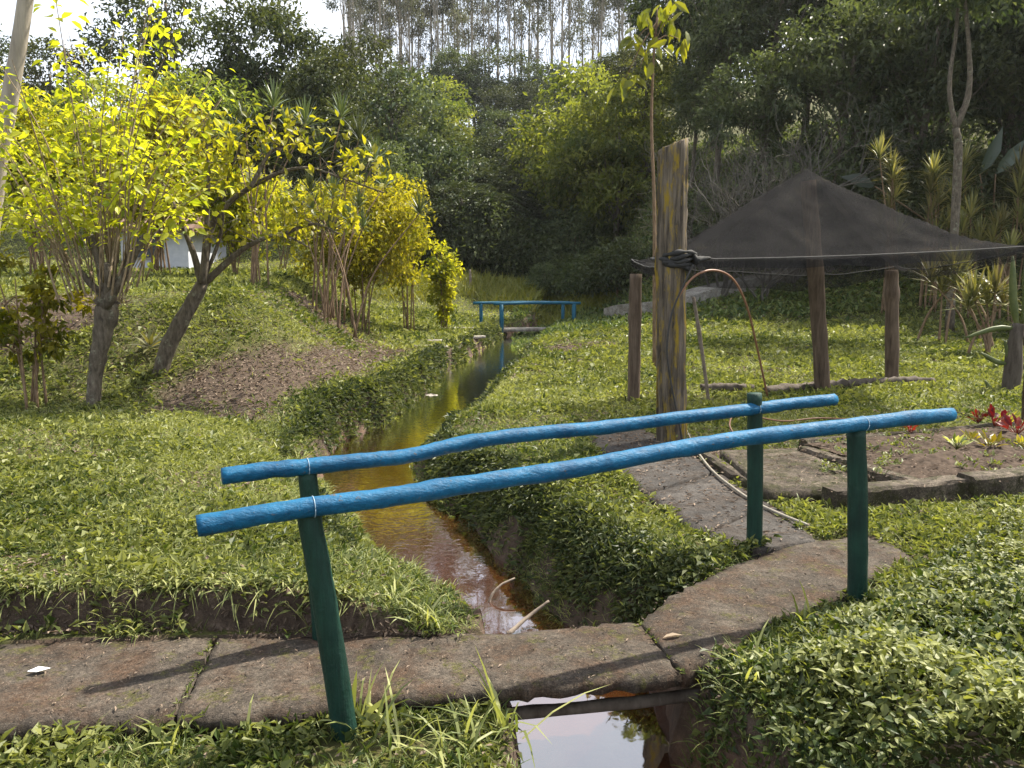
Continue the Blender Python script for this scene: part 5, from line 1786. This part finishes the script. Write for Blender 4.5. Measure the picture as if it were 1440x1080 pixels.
for k, (px, py, n_, L) in enumerate(tufts):
    g4 = np.random.default_rng(700 + k)
    p = G(px, py) if py < 1000 else P(px, py, -.10 if px < 700 else -.2)
    p[2] = tz(p[0], p[1])
    az = g4.uniform(0, 6.28, n_); el = g4.uniform(.7, 1.45, n_)
    ax = np.stack([np.cos(az) * np.cos(el), np.sin(az) * np.cos(el), np.sin(el)], 1)
    blades(bld, p + g4.normal(0, .03, (n_, 3)) * [1, 1, 0], ax, norm(np.array([0, 0, 1.0]) + g4.normal(0, .2, (n_, 3))), L * g4.uniform(.6, 1.3, n_), .011, np.clip(g4.normal(.55, .25, n_), 0, 1), g4.uniform(.2, .8, n_))
g4 = np.random.default_rng(66)
for k in range(70):
    q = P(g4.uniform(1150, 1450), g4.uniform(600, 665), .11)
    if not inpoly(np.array([q[0]]), np.array([q[1]]), BED_IN)[0]: continue
    n_ = 14
    az = g4.uniform(0, 6.28, n_); el = g4.uniform(.1, 1.2, n_)
    bigleaves(cov, q + g4.normal(0, .03, (n_, 3)) * [1, 1, .2], np.stack([np.cos(az) * np.cos(el), np.sin(az) * np.cos(el), np.sin(el)], 1), norm(np.array([0, 0, 1.0]) + g4.normal(0, .3, (n_, 3))), .05 * g4.uniform(.5, 1.3, n_), .02, g4.uniform(.1, .7, n_))
for A_, B_, n_ in ((J0[0], J0[1], 26), (J1[0], J1[1], 16)):
    for k in range(n_):
        q = A_ + (B_ - A_) * g4.uniform(0, 1) + np.array([g4.normal(0, .012), g4.normal(0, .012), 0])
        m = 4; az = g4.uniform(0, 6.28, m); el = g4.uniform(.2, 1.2, m)
        leaves(cov, np.tile(q, (m, 1)), np.stack([np.cos(az) * np.cos(el), np.sin(az) * np.cos(el), np.sin(el)], 1), np.tile([0, 0, 1.0], (m, 1)) + g4.normal(0, .2, (m, 3)), .02 * g4.uniform(.5, 1.5, m), .008, g4.uniform(0, .7, m))
# broad strap leaves right by the near left post
p = P(486, 1020, -.08)
blades(bld, np.array([p, p + [.02, .0, 0], p + [.05, -.02, 0]]), norm(np.array([[-.12, -.1, 1], [.1, -.05, 1], [.5, 0, .9]])), np.array([[0, -1, .2]] * 3), np.array([.32, .26, .3]), .022, np.array([.6, .5, .7]), np.array([.05, .1, .4]))
# leafy creeping cover hung on the right bank face and the near right bush
for k, (poly_px, n_, L, lift) in enumerate([([(1010, 900), (1200, 850), (1300, 800), (1470, 720), (1480, 1120), (960, 1120)], 20000, .036, .24)]):
    g4 = np.random.default_rng(800)
    poly = [P(*q) for q in poly_px]
    pa = np.array(poly)
    x = g4.uniform(pa[:, 0].min(), pa[:, 0].max(), n_ * 3); y = g4.uniform(pa[:, 1].min(), pa[:, 1].max(), n_ * 3)
    kk = inpoly(x, y, poly) & ~inpoly(x, y, DECK_POLY) & (stream_dist(x, y)[0] > .02)
    x, y = x[kk][:n_], y[kk][:n_]; m = len(x)
    z = terrain(x, y); n1 = fbm(x * 2.2, y * 2.2, 51)
    dd = ss(0, .35, stream_dist(x, y)[0]) * (.12 + .88 * ss(.04, .45, np.min([capsule(x, y, DECK_NEAR[i], DECK_NEAR[i + 1], 1.0) for i in range(7, len(DECK_NEAR) - 1)], 0)))
    zz = z + lift * (.05 + 1.6 * n1 ** 1.6 + .7 * fbm(x * 7, y * 7, 57) ** 2) * dd * g4.uniform(.25, 1, m) ** .5
    az = g4.uniform(0, 6.28, m); el = g4.normal(.15, .55, m)
    ax = np.stack([np.cos(az) * np.cos(el), np.sin(az) * np.cos(el), np.sin(el)], 1)
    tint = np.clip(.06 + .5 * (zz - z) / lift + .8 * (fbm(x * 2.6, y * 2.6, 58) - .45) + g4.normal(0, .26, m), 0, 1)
    bigleaves(cov, np.stack([x, y, zz], 1), ax, norm(np.array([0, 0, 1.0]) + g4.normal(0, .4, (m, 3))), L * g4.uniform(.4, 1.6, m), L * g4.uniform(.25, .8, m), tint, .18, .25)

tag(cov.build('ground_cover', M['cover']), 'low leafy green ground cover over both banks', 'ground cover', kind='stuff')
tag(drk.build('bank_plants', M['cover_dark']), 'darker creeping leaves hanging over the stream banks', 'ground cover', kind='stuff')
tag(bld.build('grass', M['blade']), 'green grass blades growing through the ground cover', 'grass', kind='stuff')
tag(lit.build('leaf_litter', M['litter']), 'dry brown leaves and twigs on bare earth and paving', 'leaf litter', kind='stuff')

# tall meadow grass before the hollow
mb = MB(); g4 = np.random.default_rng(31)
n_ = 9000
x = g4.uniform(-7, 4.5, n_); y = g4.uniform(32, 40, n_)
kk = fbm(x * .5, y * .5, 3) > .30
x, y = x[kk], y[kk]; m = len(x)
az = g4.uniform(0, 6.28, m); el = g4.uniform(.8, 1.5, m)
blades(mb, np.stack([x, y, terrain(x, y)], 1), np.stack([np.cos(az) * np.cos(el), np.sin(az) * np.cos(el), np.sin(el)], 1), norm(np.array([0, -.3, 1.0]) + g4.normal(0, .3, (m, 3))), g4.uniform(.4, .95, m), .035, np.clip(g4.normal(.5, .25, m), 0, 1), g4.uniform(.1, .5, m))
tag(mb.build('meadow_grass', M['meadow']), 'tall yellow-green grass before the dark hollow', 'grass', kind='stuff')
# rough low growth on the shaded right slope and the far lawns
mb = MB()
n_ = 35000
x = g4.uniform(0, 26, n_); y = g4.uniform(22, 44, n_)
z = terrain(x, y)
kk = (np.abs(x) < .75 * y)
x, y, z = x[kk], y[kk], z[kk]; m = len(x)
az = g4.uniform(0, 6.28, m); el = g4.uniform(.2, 1.2, m)
leaves(mb, np.stack([x, y, z + g4.uniform(0, .12, m)], 1), np.stack([np.cos(az) * np.cos(el), np.sin(az) * np.cos(el), np.sin(el)], 1), norm(np.array([0, 0, 1.0]) + g4.normal(0, .4, (m, 3))), .2, .085, np.clip(g4.normal(.4, .25, m), 0, 1))
tag(mb.build('slope_cover', M['cover_dark']), 'rough low growth on the shaded right slope', 'ground cover', kind='stuff')
mb = MB()
n_ = 45000
x = g4.uniform(-28, 0, n_); y = g4.uniform(17, 42, n_)
kk = (np.abs(x) < .75 * y); x, y = x[kk], y[kk]; m = len(x)
az = g4.uniform(0, 6.28, m); el = g4.uniform(.3, 1.3, m)
leaves(mb, np.stack([x, y, terrain(x, y) + g4.uniform(-.02, .03, m)], 1), np.stack([np.cos(az) * np.cos(el), np.sin(az) * np.cos(el), np.sin(el)], 1), norm(np.array([0, 0, 1.0]) + g4.normal(0, .4, (m, 3))), .13, .05, np.clip(g4.normal(.6, .2, m), 0, 1))
tag(mb.build('lawn_grass', M['blade']), 'short sunlit lawn on the left plateau and beyond the mound', 'grass', kind='stuff')

# ------------------------------------------------------------------ haze in the air
mb = MB(); box(mb, (0, 150, 24), 560, 400, 54)
hz_o = mb.build('haze', M['ground'])
hm = bpy.data.materials.new('haze_air'); hm.use_nodes = True
ht_ = hm.node_tree; ht_.nodes.clear()
pv2 = ht_.nodes.new('ShaderNodeVolumePrincipled')
pv2.inputs['Color'].default_value = (.92, .94, .96, 1)
pv2.inputs['Density'].default_value = .0002
pv2.inputs['Anisotropy'].default_value = .3
ho_ = ht_.nodes.new('ShaderNodeOutputMaterial')
ht_.links.new(pv2.outputs[0], ho_.inputs['Volume'])
hz_o.data.materials[0] = hm
tag(hz_o, 'thin sunlit haze between the trees', 'haze', kind='stuff')
